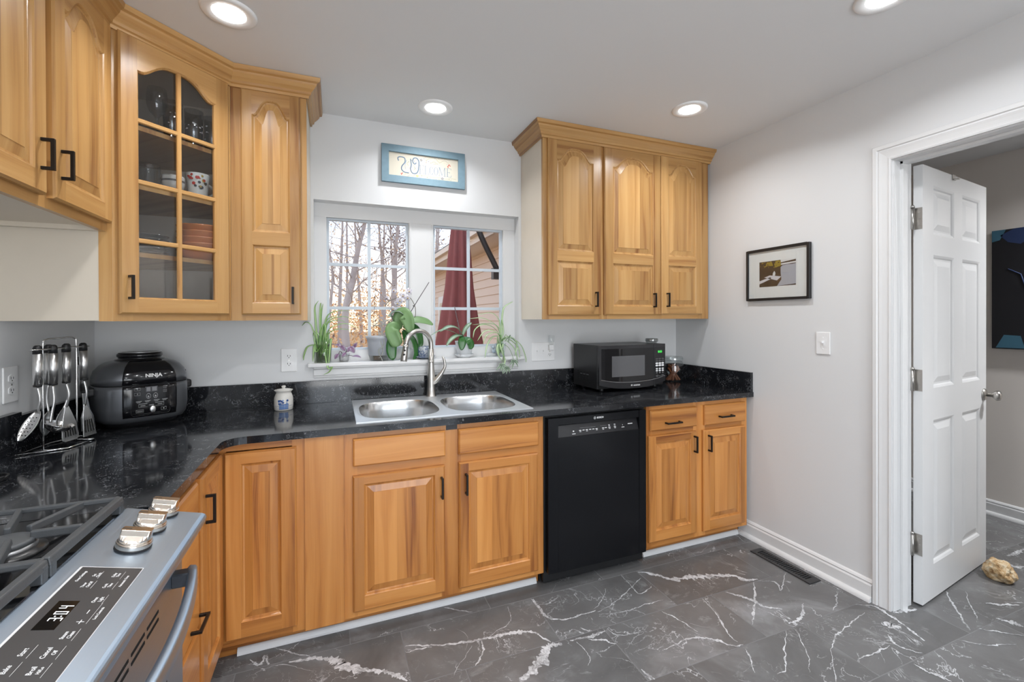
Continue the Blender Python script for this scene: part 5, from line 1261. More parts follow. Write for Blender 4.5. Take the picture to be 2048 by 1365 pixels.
def strip(u_, name, at, rows, thick=.0016, slots=None, mat_='silver', wave=0):
    """rows: (z, half width, offset forward); flat blade across the rack direction"""
    a = MB(); R = []
    for z, w_, f in rows:
        c = at(z)+RCm*f; R.append([c-RD*w_+RCm*thick, c+RD*w_+RCm*thick, c+RD*w_-RCm*thick, c-RD*w_-RCm*thick])
    a.loft(R, sm=False, cap0=True, cap1=True); o = a.build(name, mat_, u_, bevel=.0006)
    if slots:
        a = MB()
        for s_ in slots:
            z0, z1, x0, x1, f0, f1 = s_; p, q = at(z0)+RD*x0+RCm*f0, at(z1)+RD*x1+RCm*f1
            a.f([p-RD*.0022+RCm*.0022, p+RD*.0022+RCm*.0022, q+RD*.0022+RCm*.0022, q-RD*.0022+RCm*.0022], [(0, 1, 2, 3)])
        a.build('slots', 'void', o)
    return o
def shaft(u_, at, zt, z1, w0=.0055, bend=.0):
    a = MB(); a.tube(spline([at(zt-.138), at((zt-.138+z1)/2)+RCm*bend, at(z1)], 5), w0, 8, flat=.6); a.build('shaft', 'silver', u_)
def h_skim(u_, at, zt):
    shaft(u_, at, zt, 1.055, bend=.008)
    a = MB(); c = at(1.06); d_ = (RD*-.62+Vector((0, 0, -.78))).normalized(); n_ = d_.cross(RCm).normalized()
    R = []
    for k in range(11):
        t_ = k/10; w_ = .022*sin(pi*(.06+.90*t_))**.6; p = c+d_*(.108*t_); R.append([p+RCm*(w_*math.sin(g*pi/2))+n_*(-.012*cos(g*pi/2)*(.3+.7*sin(pi*t_))) for g in (-1, -.66, -.33, 0, .33, .66, 1)])
    a.loft(R, closed=False); ho = a.build('perforated_bowl', 'silver', u_, solid=.0012)
    a = MB()
    for i in range(6):
        for j_ in range(3): p = c+d_*(.026+.013*i)+RCm*(-.010+.010*j_)+n_*.0015; a.ball(p, .0018, 5)
    a.build('holes', 'void', ho)
utensil('skimmer', 'steel skimmer with holes hanging nearest the left wall end of the rack', -.020, .0, .965, h_skim)
def h_ladle(u_, at, zt):
    a = MB(); a.tube(spline([at(zt-.138), at(1.09)+RCm*.004, at(1.05)-RD*.004, at(1.012)-RD*.012], 6), .0060, 8, flat=.6); a.build('shaft', 'silver', u_)
    a = MB(); c = at(1.000)+RD*.022; ax = (Vector((0, 0, 1))*.90+RCm*.30+RD*.12).normalized(); e1 = RD-ax*RD.dot(ax); e1.normalize(); e2 = ax.cross(e1); R = []
    for r_, h_ in ((.001, -.028), (.014, -.0265), (.028, -.021), (.038, -.011), (.0425, 0), (.044, .002)): R.append([c+ax*h_+(e1*cos(2*pi*k/28)+e2*sin(2*pi*k/28))*r_ for k in range(28)])
    a.loft(R, sm=True); a.build('bowl', 'chrome', u_, solid=.0012)
utensil('ladle', 'steel soup ladle with its bowl in front, second on the rack', .020, .016, .960, h_ladle)
def h_spoon(u_, at, zt):
    shaft(u_, at, zt, 1.04, bend=-.006); a = MB(); R = []
    for k in range(11):
        t_ = k/10; w_ = .028*sin(pi*(.05+.92*t_))**.7; p = at(1.045-.085*t_)+RCm*(-.012*t_); R.append([p+RD*(w_*sin(g*pi/2))-RCm*(.008*cos(g*pi/2)*sin(pi*t_)) for g in (-1, -.5, 0, .5, 1)])
    a.loft(R, closed=False); a.build('bowl', 'silver', u_, solid=.0012)
utensil('serving_spoon', 'solid steel serving spoon hanging behind the ladle', .045, -.018, .960, h_spoon)
def h_slot(u_, at, zt):
    shaft(u_, at, zt, 1.055, bend=.010)
    strip(u_, 'blade', at, [(1.058, .008, 0), (1.030, .018, .004), (.995, .030, .008), (.950, .036, .012), (.938, .034, .013), (.932, .024, .014)], slots=[(.985, .948, x*.9, x, .0095, .0125) for x in (-.022, -.011, 0, .011, .022)])
utensil('slotted_spatula', 'wide slotted steel spatula hanging in the middle of the rack', .074, .016, .930, h_slot)
def h_server(u_, at, zt):
    a = MB(); a.tube(spline([at(zt-.138), at(1.10)+RCm*.006, at(1.07), at(1.045)-RD*.014], 5), .0058, 8, flat=.6); a.build('shaft', 'silver', u_)
    a = MB(); R = []
    for k in range(9):
        t_ = k/8; w_ = .024*sin(pi*(.08+.88*t_))**.7; p = at(1.05-.075*t_)-RD*(.014+.030*t_)+RCm*.006; R.append([p+RD*(w_*sin(g*pi/2))-RCm*(.007*cos(g*pi/2)*sin(pi*t_)) for g in (-1, -.5, 0, .5, 1)])
    a.loft(R, closed=False); a.build('bowl', 'silver', u_, solid=.0012)
utensil('salad_server', 'curved steel serving fork hanging just right of the wide slotted spatula', .112, -.012, .972, h_server)
def h_turner(u_, at, zt):
    shaft(u_, at, zt, 1.045, bend=.008)
    strip(u_, 'blade', at, [(1.050, .006, 0), (1.030, .013, .003), (1.000, .022, .007), (.930, .031, .014), (.928, .031, .0142)], slots=[(.990, .943, x*.75, x, .0085, .0132) for x in (-.019, -.0065, .0065, .019)])
utensil('fish_turner', 'slotted steel turner hanging at the right end of the rack', .152, .014, .926, h_turner, lean=(.03, 0))
def h_slice(u_, at, zt):
    strip(u_, 'blade', at, [(zt-.138, .010, 0), (1.06, .012, 0), (1.02, .016, 0), (.990, .030, 0), (.945, .034, 0), (.938, .034, 0)])
utensil('cake_server', 'solid steel server leaning outward at the far end behind the turner', .182, -.018, .936, h_slice, lean=(.13, 0), drop=.055)
cl = MB(); cl.tube([(-.925+.036*cos(2*pi*k/20)*(1+.06*j_), 1.735+.030*sin(2*pi*k/20), .9175+.004*j_) for j_ in range(3) for k in range(20)], .0032, 8, caps=True)
tag(cl.build('power_cord', 'blackm'), 'coil of black cord on the counter near the range at the left edge', 'cord')

# ------------------------------------------------------------------ dishes in the glass cabinet
def dish(name, label, cat, prof, loc, m, group=None, n=28, extra=None):
    t = MB(); t.lathe(prof, loc, n, cap0=False, cap1=False); o = t.build(name, m)
    return tag(o, label, cat, group)
Zs = SHZ
GL = thin_glass('drinking_glass', (.90, .92, .93), .12)
dish('wine_glass', 'stemmed wine glass on the top shelf of the glass cabinet', 'glass', [(.001, 0), (.034, .001), (.032, .004), (.006, .008), (.0045, .02), (.0045, .085), (.010, .098), (.026, .115), (.036, .145), (.037, .175), (.032, .215)], (-.695, 2.300, Zs[2]), GL)
for (x, y), l in zip(((-.640, 2.296), (-.580, 2.360), (-.522, 2.418)), ('etched clear tumbler beside the wine glass on the top shelf', 'etched clear tumbler in the middle of the right upper pane', 'etched clear tumbler at the right edge of the top shelf')):
    t = thing('tumbler', l, 'glass', (x, y, Zs[2]), 'etched tumblers on the top shelf'); a = MB(); a.lathe([(.001, .006), (.028, .006), (.028, 0), (.030, .0), (.036, .165), (.0345, .165), (.029, .01)], (x, y, Zs[2]), 28, cap0=False, cap1=False); a.build('body', GL, t)
    a = MB(); r = random.Random(int(x*1000))
    for k in range(26):
        an = r.uniform(0, 2*pi); z = r.uniform(.06, .12); rr = .0302+.006*z/.165+.0004; s_ = r.uniform(.003, .008); a.f([(x+rr*cos(an+q/rr), y+rr*sin(an+q/rr), Zs[2]+z+p) for q, p in ((-s_, 0), (0, -s_*.5), (s_, 0), (0, s_*.5))], [(0, 1, 2, 3)])
    a.build('etched_flowers', P('etch_white', (.6, .6, .6), .6), t, recalc=False)
cutg = thin_glass('cut_glass', (.88, .90, .90), .10)
dish('cut_glass_tumbler', 'short cut glass tumbler at the left of the middle shelf', 'glass', [(.001, .006), (.034, .006), (.034, 0), (.038, .004)]+[(.039+.002*(i % 2), .008+i*.008) for i in range(12)]+[(.040, .108), (.037, .108)], (-.712, 2.255, Zs[1]), cutg, n=14)
cupm = P('white_porcelain', (.62, .62, .58), .2)
t = thing('cup', 'white handleless cup with a grey band on the middle shelf', 'cup', (-.640, 2.300, Zs[1])); a = MB(); a.lathe([(.001, .004), (.026, .004), (.027, 0), (.029, 0), (.041, .05), (.040, .075), (.038, .082), (.036, .08), (.036, .05), (.028, .008)], (-.640, 2.300, Zs[1]), 28, cap0=False, cap1=False); a.build('body', cupm, t)
a = MB(); a.lathe([(.0413, .055), (.0413, .063)], (-.640, 2.300, Zs[1]), 28, cap0=False, cap1=False); a.build('painted_band', P('grey_band', (.12, .12, .12), .4), t)
mx, my = -.570, 2.372
t = thing('mug', 'white footed mug painted with red flowers on the middle shelf', 'mug', (mx, my, Zs[1])); a = MB(); a.lathe([(.001, .004), (.030, .004), (.032, 0), (.034, .002), (.038, .03), (.040, .075), (.047, .118), (.045, .118), (.038, .078), (.034, .03), (.03, .008)], (mx, my, Zs[1]), 32, cap0=False, cap1=False); a.build('body', cupm, t)
hd = Vector((.80, .60, 0)).normalized(); a = MB(); a.tube([Vector((mx, my, Zs[1]))+hd*(.038+.032*sin(pi*i/10))+Vector((0, 0, .025+.062*i/10)) for i in range(11)], .0055, 8); a.build('handle', cupm, t)
a = MB(); r = random.Random(3); va = atan2(-my, -mx)
for k in range(22):
    an = va+r.uniform(-.9, .9); z = r.uniform(.070, .108) if k < 14 else r.uniform(.05, .08); rr = .0405+(max(0, z-.075))*.163+.0006; s_ = r.uniform(.003, .008)
    a.f([(mx+rr*cos(an+s_*cos(g)/rr), my+rr*sin(an+s_*cos(g)/rr), Zs[1]+z+s_*sin(g)) for g in [2*pi*i/7 for i in range(7)]], [tuple(range(7))], 0 if k < 10 else (1 if k < 15 else 2))
a.build('painted_flowers', [P('red_glaze', (.45, .03, .02), .3), P('ochre_glaze', (.45, .30, .05), .3), P('dark_glaze', (.05, .05, .06), .3)], t, recalc=False)
terra = P('terracotta_glaze', (.62, .22, .07), .18)
for i in range(5):
    l = ['orange bowl at the bottom of the stack in the glass cabinet', 'orange bowl second from the bottom of the stack', 'orange bowl in the middle of the stack', 'orange bowl second from the top of the stack', 'orange bowl on top of the stack in the glass cabinet'][i]
    dish('bowl', l, 'bowl', [(.001, .004), (.045, .003), (.046, 0), (.052, .002), (.080, .022), (.090, .042), (.091, .046), (.086, .044), (.075, .024), (.05, .007)], (-.565, 2.395, Zs[0]+.0005+i*.027), terra, 'orange bowls stacked in the glass cabinet', n=40)
for i in range(5):
    l = ['clear glass plate at the bottom of the stack left of the orange bowls', 'clear glass plate second from the bottom of its stack', 'clear glass plate in the middle of its stack', 'clear glass plate second from the top of its stack', 'clear glass plate on top of its stack'][i]
    dish('glass_plate', l, 'plate', [(.001, .003), (.06, .002), (.085, .012), (.088, .015), (.084, .014), (.06, .005)], (-.745, 2.30, Zs[0]+.0005+i*.018), GL, 'glass plates left of the orange bowls', n=32)
# ------------------------------------------------------------------ plants on the window stool
SZ = 1.134
def leafmat(name, base, edge, stripe=0.0, rough=.35):
    """two-tone leaf: 'shade' attribute 0 = midrib, 1 = margin"""
    m, t, b = mat(name); g = N(t); at = t.nodes.new('ShaderNodeAttribute'); at.attribute_name = 'across'
    t.links.new(g.ramp(at.outputs['Fac'], [(max(.01, stripe-.12), base), (min(.99, stripe+.12), edge)]), b.inputs['Base Color']); setin(b, roughness=rough)
    setin(b, subsurface_weight=.0, transmission_weight=.0)
    return m
def leaf(mb, path, w_, up=(0, 0, 1), fold=.25, m=0, shape=.7, n=5, cols=5, blunt=.0):
    """blade along path; w_ = half width"""
    p = spline(path, n); k = len(p); R = []; U = Vector(up)
    for i, q in enumerate(p):
        d = (p[min(i+1, k-1)]-p[max(i-1, 0)]).normalized(); s_ = d.cross(U)
        s_ = s_.normalized() if s_.length > 1e-4 else d.orthogonal().normalized()
        nn = s_.cross(d).normalized(); t = i/(k-1)
        ww = w_*max(.02, (sin(pi*min(1, (.04+t*(.94 if blunt == 0 else .88)))))**shape)
        if blunt and t > .5: ww = w_*max(blunt*.2, sqrt(max(0, 1-((t-.5)/.5)**3)))
        R.append([q+s_*ww*c+nn*(abs(c)*fold*ww) for c in [2*j/(cols-1)-1 for j in range(cols)]])
    b0 = len(mb.F); mb.loft(R, m, closed=False)
    if not hasattr(mb, 'acr'): mb.acr = {}
    for fi in range(b0, len(mb.F)):
        j = (fi-b0) % (cols-1); mb.acr[fi] = abs((j+.5)/(cols-1)*2-1)
def build_leaves(mb, name, mats, parent, solid=.0007):
    o = mb.build(name, mats, parent, recalc=False, solid=0)
    a = o.data.attributes.new('across', 'FLOAT', 'FACE'); a.data.foreach_set('value', [mb.acr.get(i, 0.0) for i in range(len(mb.F))])
    if solid:
        s_ = o.modifiers.new('solid', 'SOLIDIFY'); s_.thickness = solid; s_.offset = 0
    return o
spm = leafmat('spider_leaf', (.42, .55, .25), (.13, .33, .07), .45)
spm2 = leafmat('spider_leaf_pale', (.60, .68, .48), (.20, .40, .13), .6)
orch = leafmat('orchid_leaf', (.17, .31, .125), (.15, .27, .105), .1, .42)
orch2 = leafmat('orchid_leaf_dark', (.035, .17, .03), (.03, .13, .025), .1, .28)
purple = leafmat('tradescantia_leaf', (.20, .10, .19), (.30, .24, .32), .6)
striped = leafmat('striped_leaf', (.09, .16, .07), (.42, .50, .42), .6)
rootm = P('orchid_root', (.36, .37, .33), .6); stemm = P('green_stem', (.18, .32, .10), .5); dstem = P('dark_stem', (.05, .045, .05), .5); waterm = thin_glass('green_water', (.86, .95, .70), .02)
# spider plant rooted in a glass of water, far left
gx, gy = -.062, 2.716
pl = thing('spider_plant', 'spider plant in a clear glass of green water at the left end of the stool', 'plant', (gx, gy, SZ), 'plants on the window stool')
a = MB(); a.lathe([(.001, .003), (.036, .003), (.037, .0), (.039, .002), (.044, .125), (.0425, .125), (.038, .006)], (gx, gy, SZ), 28, cap0=False, cap1=False); a.build('glass', 'clear', pl)
a = MB(); a.lathe([(.001, .005), (.037, .005), (.0405, .100), (.001, .100)], (gx, gy, SZ), 24, cap0=False, cap1=False); a.build('water', waterm, pl)
r = random.Random(21); a = MB()
G_ = Vector((gx, gy, SZ))
for k in range(26):
    an = r.uniform(0, 2*pi); rr = r.uniform(.01, .034); q = G_+Vector((cos(an)*rr, sin(an)*rr, r.uniform(.008, .05)))
    leaf(a, [q, G_+Vector((cos(an+.6)*rr*.8, sin(an+.6)*rr*.8, .08)), G_+Vector((cos(an+1)*.028, sin(an+1)*.028, .135+r.uniform(0, .03)))], .0042, (cos(an), sin(an), .2), .3, 0)
ends = [[(-0.0603,2.7100,1.2333), (-0.0495,2.7200,1.3734), (-0.0074,2.7200,1.4186), (0.0779,2.7200,1.4246)], [(-0.0655,2.7100,1.2334), (-0.0390,2.7100,1.3593), (0.0346,2.7000,1.3901), (0.0852,2.7000,1.3786)], [(-0.0606,2.7200,1.2328), (-0.0444,2.7200,1.3452), (0.0134,2.7100,1.3703), (0.0505,2.7100,1.3616)], [(-0.0554,2.7200,1.2327), (-0.0288,2.7100,1.3226), (0.0503,2.7000,1.3503), (0.1200,2.7000,1.3240)], [(-0.0653,2.7000,1.2200), (-0.0340,2.7000,1.2949), (0.0131,2.6900,1.3197), (0.0765,2.6900,1.3162)],
        [(-0.0758,2.7100,1.2337), (-0.0806,2.7200,1.3735), (-0.0776,2.7200,1.4521), (-0.0749,2.7200,1.4689)], [(-0.0909,2.7000,1.2346), (-0.1029,2.7000,1.3736), (-0.1051,2.7000,1.4430), (-0.0871,2.7000,1.4792)], [(-0.0815,2.7300,1.2328), (-0.0784,2.7300,1.3454), (-0.0729,2.7300,1.4158), (-0.0649,2.7300,1.4637)],
        [(-0.0961,2.7000,1.2069), (-0.1109,2.7000,1.2850), (-0.1054,2.6900,1.3073), (-0.0798,2.6800,1.2851)], [(-0.1009,2.6900,1.1939), (-0.1083,2.6900,1.2355), (-0.1131,2.6800,1.1812), (-0.1159,2.6800,1.1427)], [(-0.1057,2.6900,1.2355), (-0.1430,2.6800,1.2232), (-0.1600,2.6700,1.1780), (-0.1626,2.6700,1.1536)],
        [(-0.0806,2.7000,1.2343), (-0.0700,2.7000,1.3177), (-0.0544,2.7000,1.3455), (-0.0494,2.6800,1.2346)], [(-0.0955,2.6900,1.2629), (-0.1240,2.6600,1.3410), (-0.1481,2.6500,1.3603), (-0.1672,2.6400,1.3417)], [(-0.0420,2.7000,1.2334), (-0.0237,2.7000,1.2666), (-0.0290,2.6800,1.2062), (-0.0392,2.6400,1.0995)], [(-0.0418,2.6450,1.1128), (-0.0189,2.6400,1.1123), (-0.0342,2.6380,1.0857), (-0.0620,2.6360,1.0736)], [(-0.0657,2.7200,1.2329), (-0.0604,2.7300,1.3170), (-0.0420,2.7400,1.3734), (0.0245,2.7500,1.4077)]]
for e_ in ends: leaf(a, [G_+Vector((0, 0, .11))]+e_, .0050, (0, -.5, 1), .35, 0, .6)
build_leaves(a, 'foliage', [spm], pl)
# purple wandering dude in a small clear pot
gx2, gy2 = .045, 2.727; G2 = Vector((gx2, gy2, SZ))
pl = thing('purple_tradescantia', 'purple leaved trailing plant in a small clear pot beside the spider plant glass', 'plant', (gx2, gy2, SZ), 'plants on the window stool')
a = MB(); a.lathe([(.001, .002), (.026, .002), (.030, .045), (.029, .045), (.025, .004)], (gx2, gy2, SZ), 24, cap0=False, cap1=False); a.build('pot', 'clear', pl)
a = MB(); a.lathe([(.001, .004), (.0245, .004), (.028, .036), (.001, .037)], (gx2, gy2, SZ), 20); a.build('pebbles', P('pale_pebbles', (.48, .46, .46), .6, vary=.4, scale=160), pl)
a = MB(); st_ = []
for pth in ([(0, 0, .03), (.010, -.01, .075), (-.045, -.01, .100), (-.075, -.012, .098)], [(0, 0, .03), (.02, -.015, .07), (.035, -.02, .085), (.05, -.02, .09)], [(0, 0, .03), (.03, -.02, .035), (.05, -.03, .03)], [(0, 0, .03), (-.02, -.02, .06), (-.03, -.025, .045)]): a.tube(spline([G2+Vector(q) for q in pth], 4), .0018, 6)
a.build('stem', P('purple_stem', (.16, .10, .14), .5), pl, recalc=False)
a = MB()
for p0, p1, w_, u_ in (((-.02, -.012, .090), (.005, -.02, .062), .014, (0, -1, .4)), ((-.045, -.01, .100), (-.018, -.03, .085), .012, (0, -.6, 1)), ((-.07, -.012, .098), (-.085, -.02, .088), .008, (0, -.6, 1)), ((.03, -.02, .085), (.055, -.03, .050), .016, (0, -1, .2)), ((.035, -.02, .083), (.018, -.03, .055), .012, (0, -1, .2)), ((.05, -.02, .075), (.068, -.03, .105), .010, (0, -1, .3)), ((.045, -.028, .030), (.090, -.035, .022), .013, (0, -.5, 1)), ((-.03, -.025, .045), (-.05, -.03, .018), .011, (0, -1, .3)), ((.01, -.02, .05), (-.012, -.035, .030), .010, (0, -1, .3))):
    q0, q1 = Vector(p0), Vector(p1); leaf(a, [G2+q0, G2+q0.lerp(q1, .5)+Vector((0, -.004, .004)), G2+q1], w_, u_, .25, 0, .8)
build_leaves(a, 'foliage', [purple], pl)
# big orchid in a grey pot
ox, oy = .238, 2.716; O = Vector((ox, oy, SZ))
pl = thing('orchid', 'large orchid with broad leaves and white speckled flowers in a grey pot', 'plant', (ox, oy, SZ), 'plants on the window stool')
a = MB(); a.lathe([(.001, .032), (.060, .032), (.066, .105), (.0665, .106), (.069, .125), (.073, .127), (.075, .143), (.073, .144), (.068, .128), (.060, .10), (.055, .04)], (ox, oy, SZ), 36, cap0=False, cap1=False); a.build('pot', P('grey_plastic_pot', (.42, .44, .48), .4), pl)
a = MB(); a.lathe([(.001, .001), (.052, .001), (.060, .034), (.058, .034), (.050, .004)], (ox, oy, SZ), 32, cap0=False, cap1=False); a.build('saucer_cup', 'clear', pl)
a = MB(); a.lathe([(.001, .122), (.066, .122)], (ox, oy, SZ), 28, cap0=False, cap1=False); a.lathe([(.001, .004), (.02, .004), (.024, .028), (.001, .03)], (ox-.012, oy-.01, SZ), 14); a.build('bark_mix', P('bark_chips', (.16, .11, .07), .8, vary=.5, scale=70), pl)
a = MB()
for pth in ([(0.2461,2.6600,1.3147), (0.2581,2.6450,1.2289), (0.2279,2.6480,1.1952), (0.2504,2.6550,1.1365)], [(0.2295,2.6600,1.3149), (0.2367,2.6500,1.2807), (0.2778,2.6450,1.2801), (0.3273,2.6600,1.2846)], [(0.2442,2.6700,1.3145), (0.2555,2.6700,1.3491), (0.2847,2.6800,1.3721), (0.3199,2.6900,1.3543)], [(0.2010,2.7200,1.3286), (0.2332,2.7000,1.3577), (0.2840,2.7000,1.3662), (0.3268,2.7000,1.3424)], [(0.2732,2.6800,1.3285), (0.2960,2.6800,1.3575), (0.3300,2.6800,1.3426), (0.3458,2.6700,1.3133)], [(0.2396,2.6800,1.3289), (0.2454,2.6800,1.3578), (0.2723,2.6700,1.3432), (0.3105,2.6600,1.3226)], [(0.2456,2.6550,1.3091), (0.2394,2.6500,1.2577), (0.2529,2.6500,1.2000), (0.2445,2.6500,1.1659)], [(0.2095,2.7200,1.3373), (0.2697,2.7000,1.3429), (0.3442,2.7000,1.3689), (0.3891,2.6900,1.3361)]):
    a.tube(spline(pth, 6), .0026, 7)
a.build('roots', rootm, pl, recalc=False)
a = MB()
leaf(a, [(0.3529,2.6800,1.3189), (0.3426,2.6650,1.3719), (0.3678,2.6600,1.4069), (0.3906,2.6400,1.3717), (0.4089,2.6300,1.2901)], .040, (-.25, -.9, .35), .25, 0, .6, blunt=.5)
leaf(a, [(0.3516,2.6700,1.3132), (0.3150,2.6500,1.3315), (0.3019,2.6350,1.3031), (0.3262,2.6300,1.2424), (0.3374,2.6300,1.2191)], .038, (-.2, -.95, .3), .25, 0, .6, blunt=.5)
leaf(a, [(0.3688,2.6900,1.3422), (0.4362,2.6900,1.3685), (0.5018,2.6900,1.3622), (0.5502,2.6900,1.3407)], .026, (0, -.75, .65), .20, 0, .6)
build_leaves(a, 'leaf', [orch], pl)
a = MB()
leaf(a, [(0.3541,2.6900,1.2980), (0.3102,2.6600,1.2558), (0.3003,2.6500,1.1987), (0.3083,2.6480,1.1378)], .030, (0, -1, .1), .08, 0, .5, blunt=.6)
leaf(a, [(0.3744,2.7100,1.3270), (0.4215,2.7100,1.3355), (0.4601,2.7100,1.3050), (0.4778,2.7100,1.2352), (0.4686,2.7100,1.1991)], .022, (.2, -.9, .4), .15, 0, .6)
leaf(a, [(0.3700,2.7000,1.3064), (0.3873,2.6800,1.2534), (0.3827,2.6700,1.1950), (0.3587,2.6650,1.1433)], .016, (-.6, -.7, .1), .3, 0, .6)
leaf(a, [(0.3757,2.7200,1.3119), (0.4330,2.7100,1.2512), (0.4489,2.7000,1.1762), (0.4309,2.7000,1.1258)], .020, (.5, -.8, .1), .2, 0, .6)
build_leaves(a, 'leaf', [orch2], pl)
a = MB(); leaf(a, [(0.3556,2.7000,1.3274), (0.3102,2.6800,1.3720), (0.3064,2.6700,1.4070), (0.3393,2.6600,1.4185), (0.3728,2.6550,1.4010)], .020, (0, -.3, 1), .35, 0, .5)
build_leaves(a, 'leaf', [leafmat('orchid_leaf_underside', (.24, .30, .25), (.20, .27, .21), .1)], pl)
a = MB(); a.tube([(0.2038,2.7200,1.3198), (0.2166,2.7300,1.4898), (0.2296,2.7400,1.6823)], .0013, 6); a.tube([(0.3893,2.6900,1.3717), (0.4605,2.6900,1.4913), (0.5270,2.6900,1.5979)], .0022, 6); a.ball((0.4333,2.6880,1.4550), .004, 6); a.build('stake', dstem, pl)
a = MB(); a.tube(spline([(0.3730,2.7000,1.3272), (0.4379,2.7000,1.3775), (0.4462,2.6950,1.4314), (0.4337,2.6900,1.4730), (0.4038,2.6850,1.5111), (0.3711,2.6800,1.5133), (0.3250,2.6800,1.4950), (0.2909,2.6800,1.4800), (0.2682,2.6800,1.4536)], 6), .0020, 7)
for q0, q1 in (((0.3022,2.6800,1.4889), (0.2882,2.6800,1.5178)), ((0.2909,2.6800,1.4800), (0.2740,2.6800,1.4972)), ((0.2767,2.6800,1.4682), (0.2627,2.6800,1.4709))): a.tube([q0, q1], .0014, 6)
a.build('flower_stem', P('flower_stem', (.13, .12, .09), .5), pl)
petal = P('white_petal', (.72, .70, .74), .5); spk = P('violet_speckle', (.12, .05, .28), .5); ylw = P('yellow_lip', (.60, .45, .08), .5)
for i, (c, s_, dr) in enumerate([((0.4061,2.6800,1.5405), .020, (.15, -1, .1)), ((0.3700,2.6720,1.5129), .020, (-.1, -1, 0)), ((0.3521,2.6680,1.4861), .020, (-.2, -1, -.1)), ((0.3382,2.6720,1.4685), .018, (-.2, -1, -.2)), ((0.3207,2.6900,1.5424), .013, (-.3, -1, .2)), ((0.2779,2.6900,1.4977), .012, (-.6, -1, 0)), ((0.3139,2.6850,1.4365), .013, (-.3, -1, -.4)), ((0.3964,2.6750,1.5017), .017, (.2, -1, -.1))]):
    c = Vector(c); w_ = Vector(dr).normalized(); u_ = w_.cross(Vector((0, 0, 1))).normalized(); v_ = u_.cross(w_); a = MB()
    for k in range(5):
        an = pi/2+2*pi*k/5; d_ = u_*cos(an)+v_*sin(an); e_ = d_.cross(w_); wd = s_*(.62 if k in (1, 4) else .40)
        R = [[c+d_*s_*1.15*t+w_*(.004*sin(pi*t)-.006*t*t)+e_*wd*x*sin(pi*(.08+.88*t))**.6 for x in (-1, -.5, 0, .5, 1)] for t in (0, .2, .4, .6, .8, 1)]
        a.loft(R, 0, closed=False)
        for q in range(3):
            t = rnd.uniform(.2, .75); p = c+d_*s_*1.15*t+w_*(.0045)+e_*wd*rnd.uniform(-.5, .5); a.ball(p, .0013, 4, 1)
    a.ball(c+w_*.005-v_*.003, .004, 6, 2); a.ball(c+w_*.006-v_*.006, .003, 5, 1)
    a.build('flower', [petal, spk, ylw], pl, recalc=False)
# blue and white planter behind the faucet
bx_, by_ = .5025, 2.727
pl = thing('planter', 'blue and white patterned ceramic planter half hidden behind the faucet', 'planter', (bx_, by_, SZ))
m, t, b = mat('blue_white_ceramic'); g = N(t); tc = t.nodes.new('ShaderNodeTexCoord'); nn = g.noise(tc.outputs['Object'], 75, 4, 1.6, .6); nz = g.noise(tc.outputs['Object'], 30, 2)
t.links.new(g.ramp(g.m('ADD', g.m('MULTIPLY', nn, .7), g.m('MULTIPLY', nz, .3)), [(.46, (.05, .09, .20)), (.52, (.42, .45, .48))]), b.inputs['Base Color']); setin(b, roughness=.25)
a = MB(); a.lathe([(.001, .004), (.030, .004), (.042, .020), (.047, .045), (.044, .066), (.038, .076), (.036, .076), (.040, .06), (.04, .04)], (bx_, by_, SZ), 32, cap0=False, cap1=False); a.build('bowl', m, pl)
a = MB(); a.lathe([(.030, 0), (.034, .003), (.060, .012), (.064, .018), (.058, .014), (.030, .006)], (bx_+.004, by_-.004, SZ), 32, cap0=True); a.build('saucer', m, pl)
# small orchid in a white frilled pot
wx, wy = .752, 2.716; Wp = Vector((wx, wy, SZ))
pl = thing('orchid', 'small orchid without flowers in a white frilled pot in front of the right window', 'plant', (wx, wy, SZ), 'plants on the window stool')
wp = P('frosted_white_pot', (.70, .72, .74), .25)
a = MB(); a.lathe([(.001, .008), (.040, .008), (.045, .012), (.056, .095), (.0585, .103), (.056, .103), (.045, .02)], (wx, wy, SZ), 36, cap0=False, cap1=False); a.build('pot', wp, pl)
a = MB(); R = [[(wx+(r_*(1+f_*cos(12*t)))*cos(t), wy+(r_*(1+f_*cos(12*t)))*sin(t), SZ+z) for t in [2*pi*k/72 for k in range(72)]] for r_, z, f_ in ((.040, 0, 0), (.046, .006, .0), (.058, .022, .06), (.055, .022, .06), (.042, .009, 0))]
a.loft(R, cap0=True); a.build('saucer', wp, pl)
a = MB(); a.lathe([(.001, .090), (.052, .090)], (wx, wy, SZ), 24, cap0=False, cap1=False); a.build('moss', P('dark_moss', (.08, .07, .04), .9), pl)
a = MB()
leaf(a, [(0.7403,2.7000,1.2703), (0.7000,2.6800,1.3149), (0.6418,2.6600,1.3251), (0.5841,2.6500,1.2988)], .020, (0, -.4, 1), .3, 0, .5)
leaf(a, [(0.7157,2.6800,1.2714), (0.6634,2.6600,1.2974), (0.5972,2.6400,1.3109), (0.5258,2.6300,1.2794)], .007, (0, -.4, 1), .3, 0, .5)
leaf(a, [(0.7376,2.6900,1.2707), (0.6915,2.6600,1.2725), (0.6490,2.6400,1.2498), (0.6188,2.6300,1.2148)], .014, (0, -.6, .8), .3, 0, .5)
leaf(a, [(0.7371,2.7000,1.2704), (0.7534,2.7000,1.3077), (0.7762,2.7000,1.3356), (0.7987,2.7100,1.3511)], .015, (-.6, -.7, .4), .25, 0, .6)
build_leaves(a, 'leaf', [leafmat('silvery_orchid_leaf', (.30, .40, .31), (.14, .24, .13), .45, .3)], pl)
a = MB()
leaf(a, [(0.7344,2.6900,1.2708), (0.7215,2.6550,1.2476), (0.7201,2.6500,1.2172), (0.7168,2.6500,1.1836)], .024, (-.1, -1, .1), .1, 0, .6)
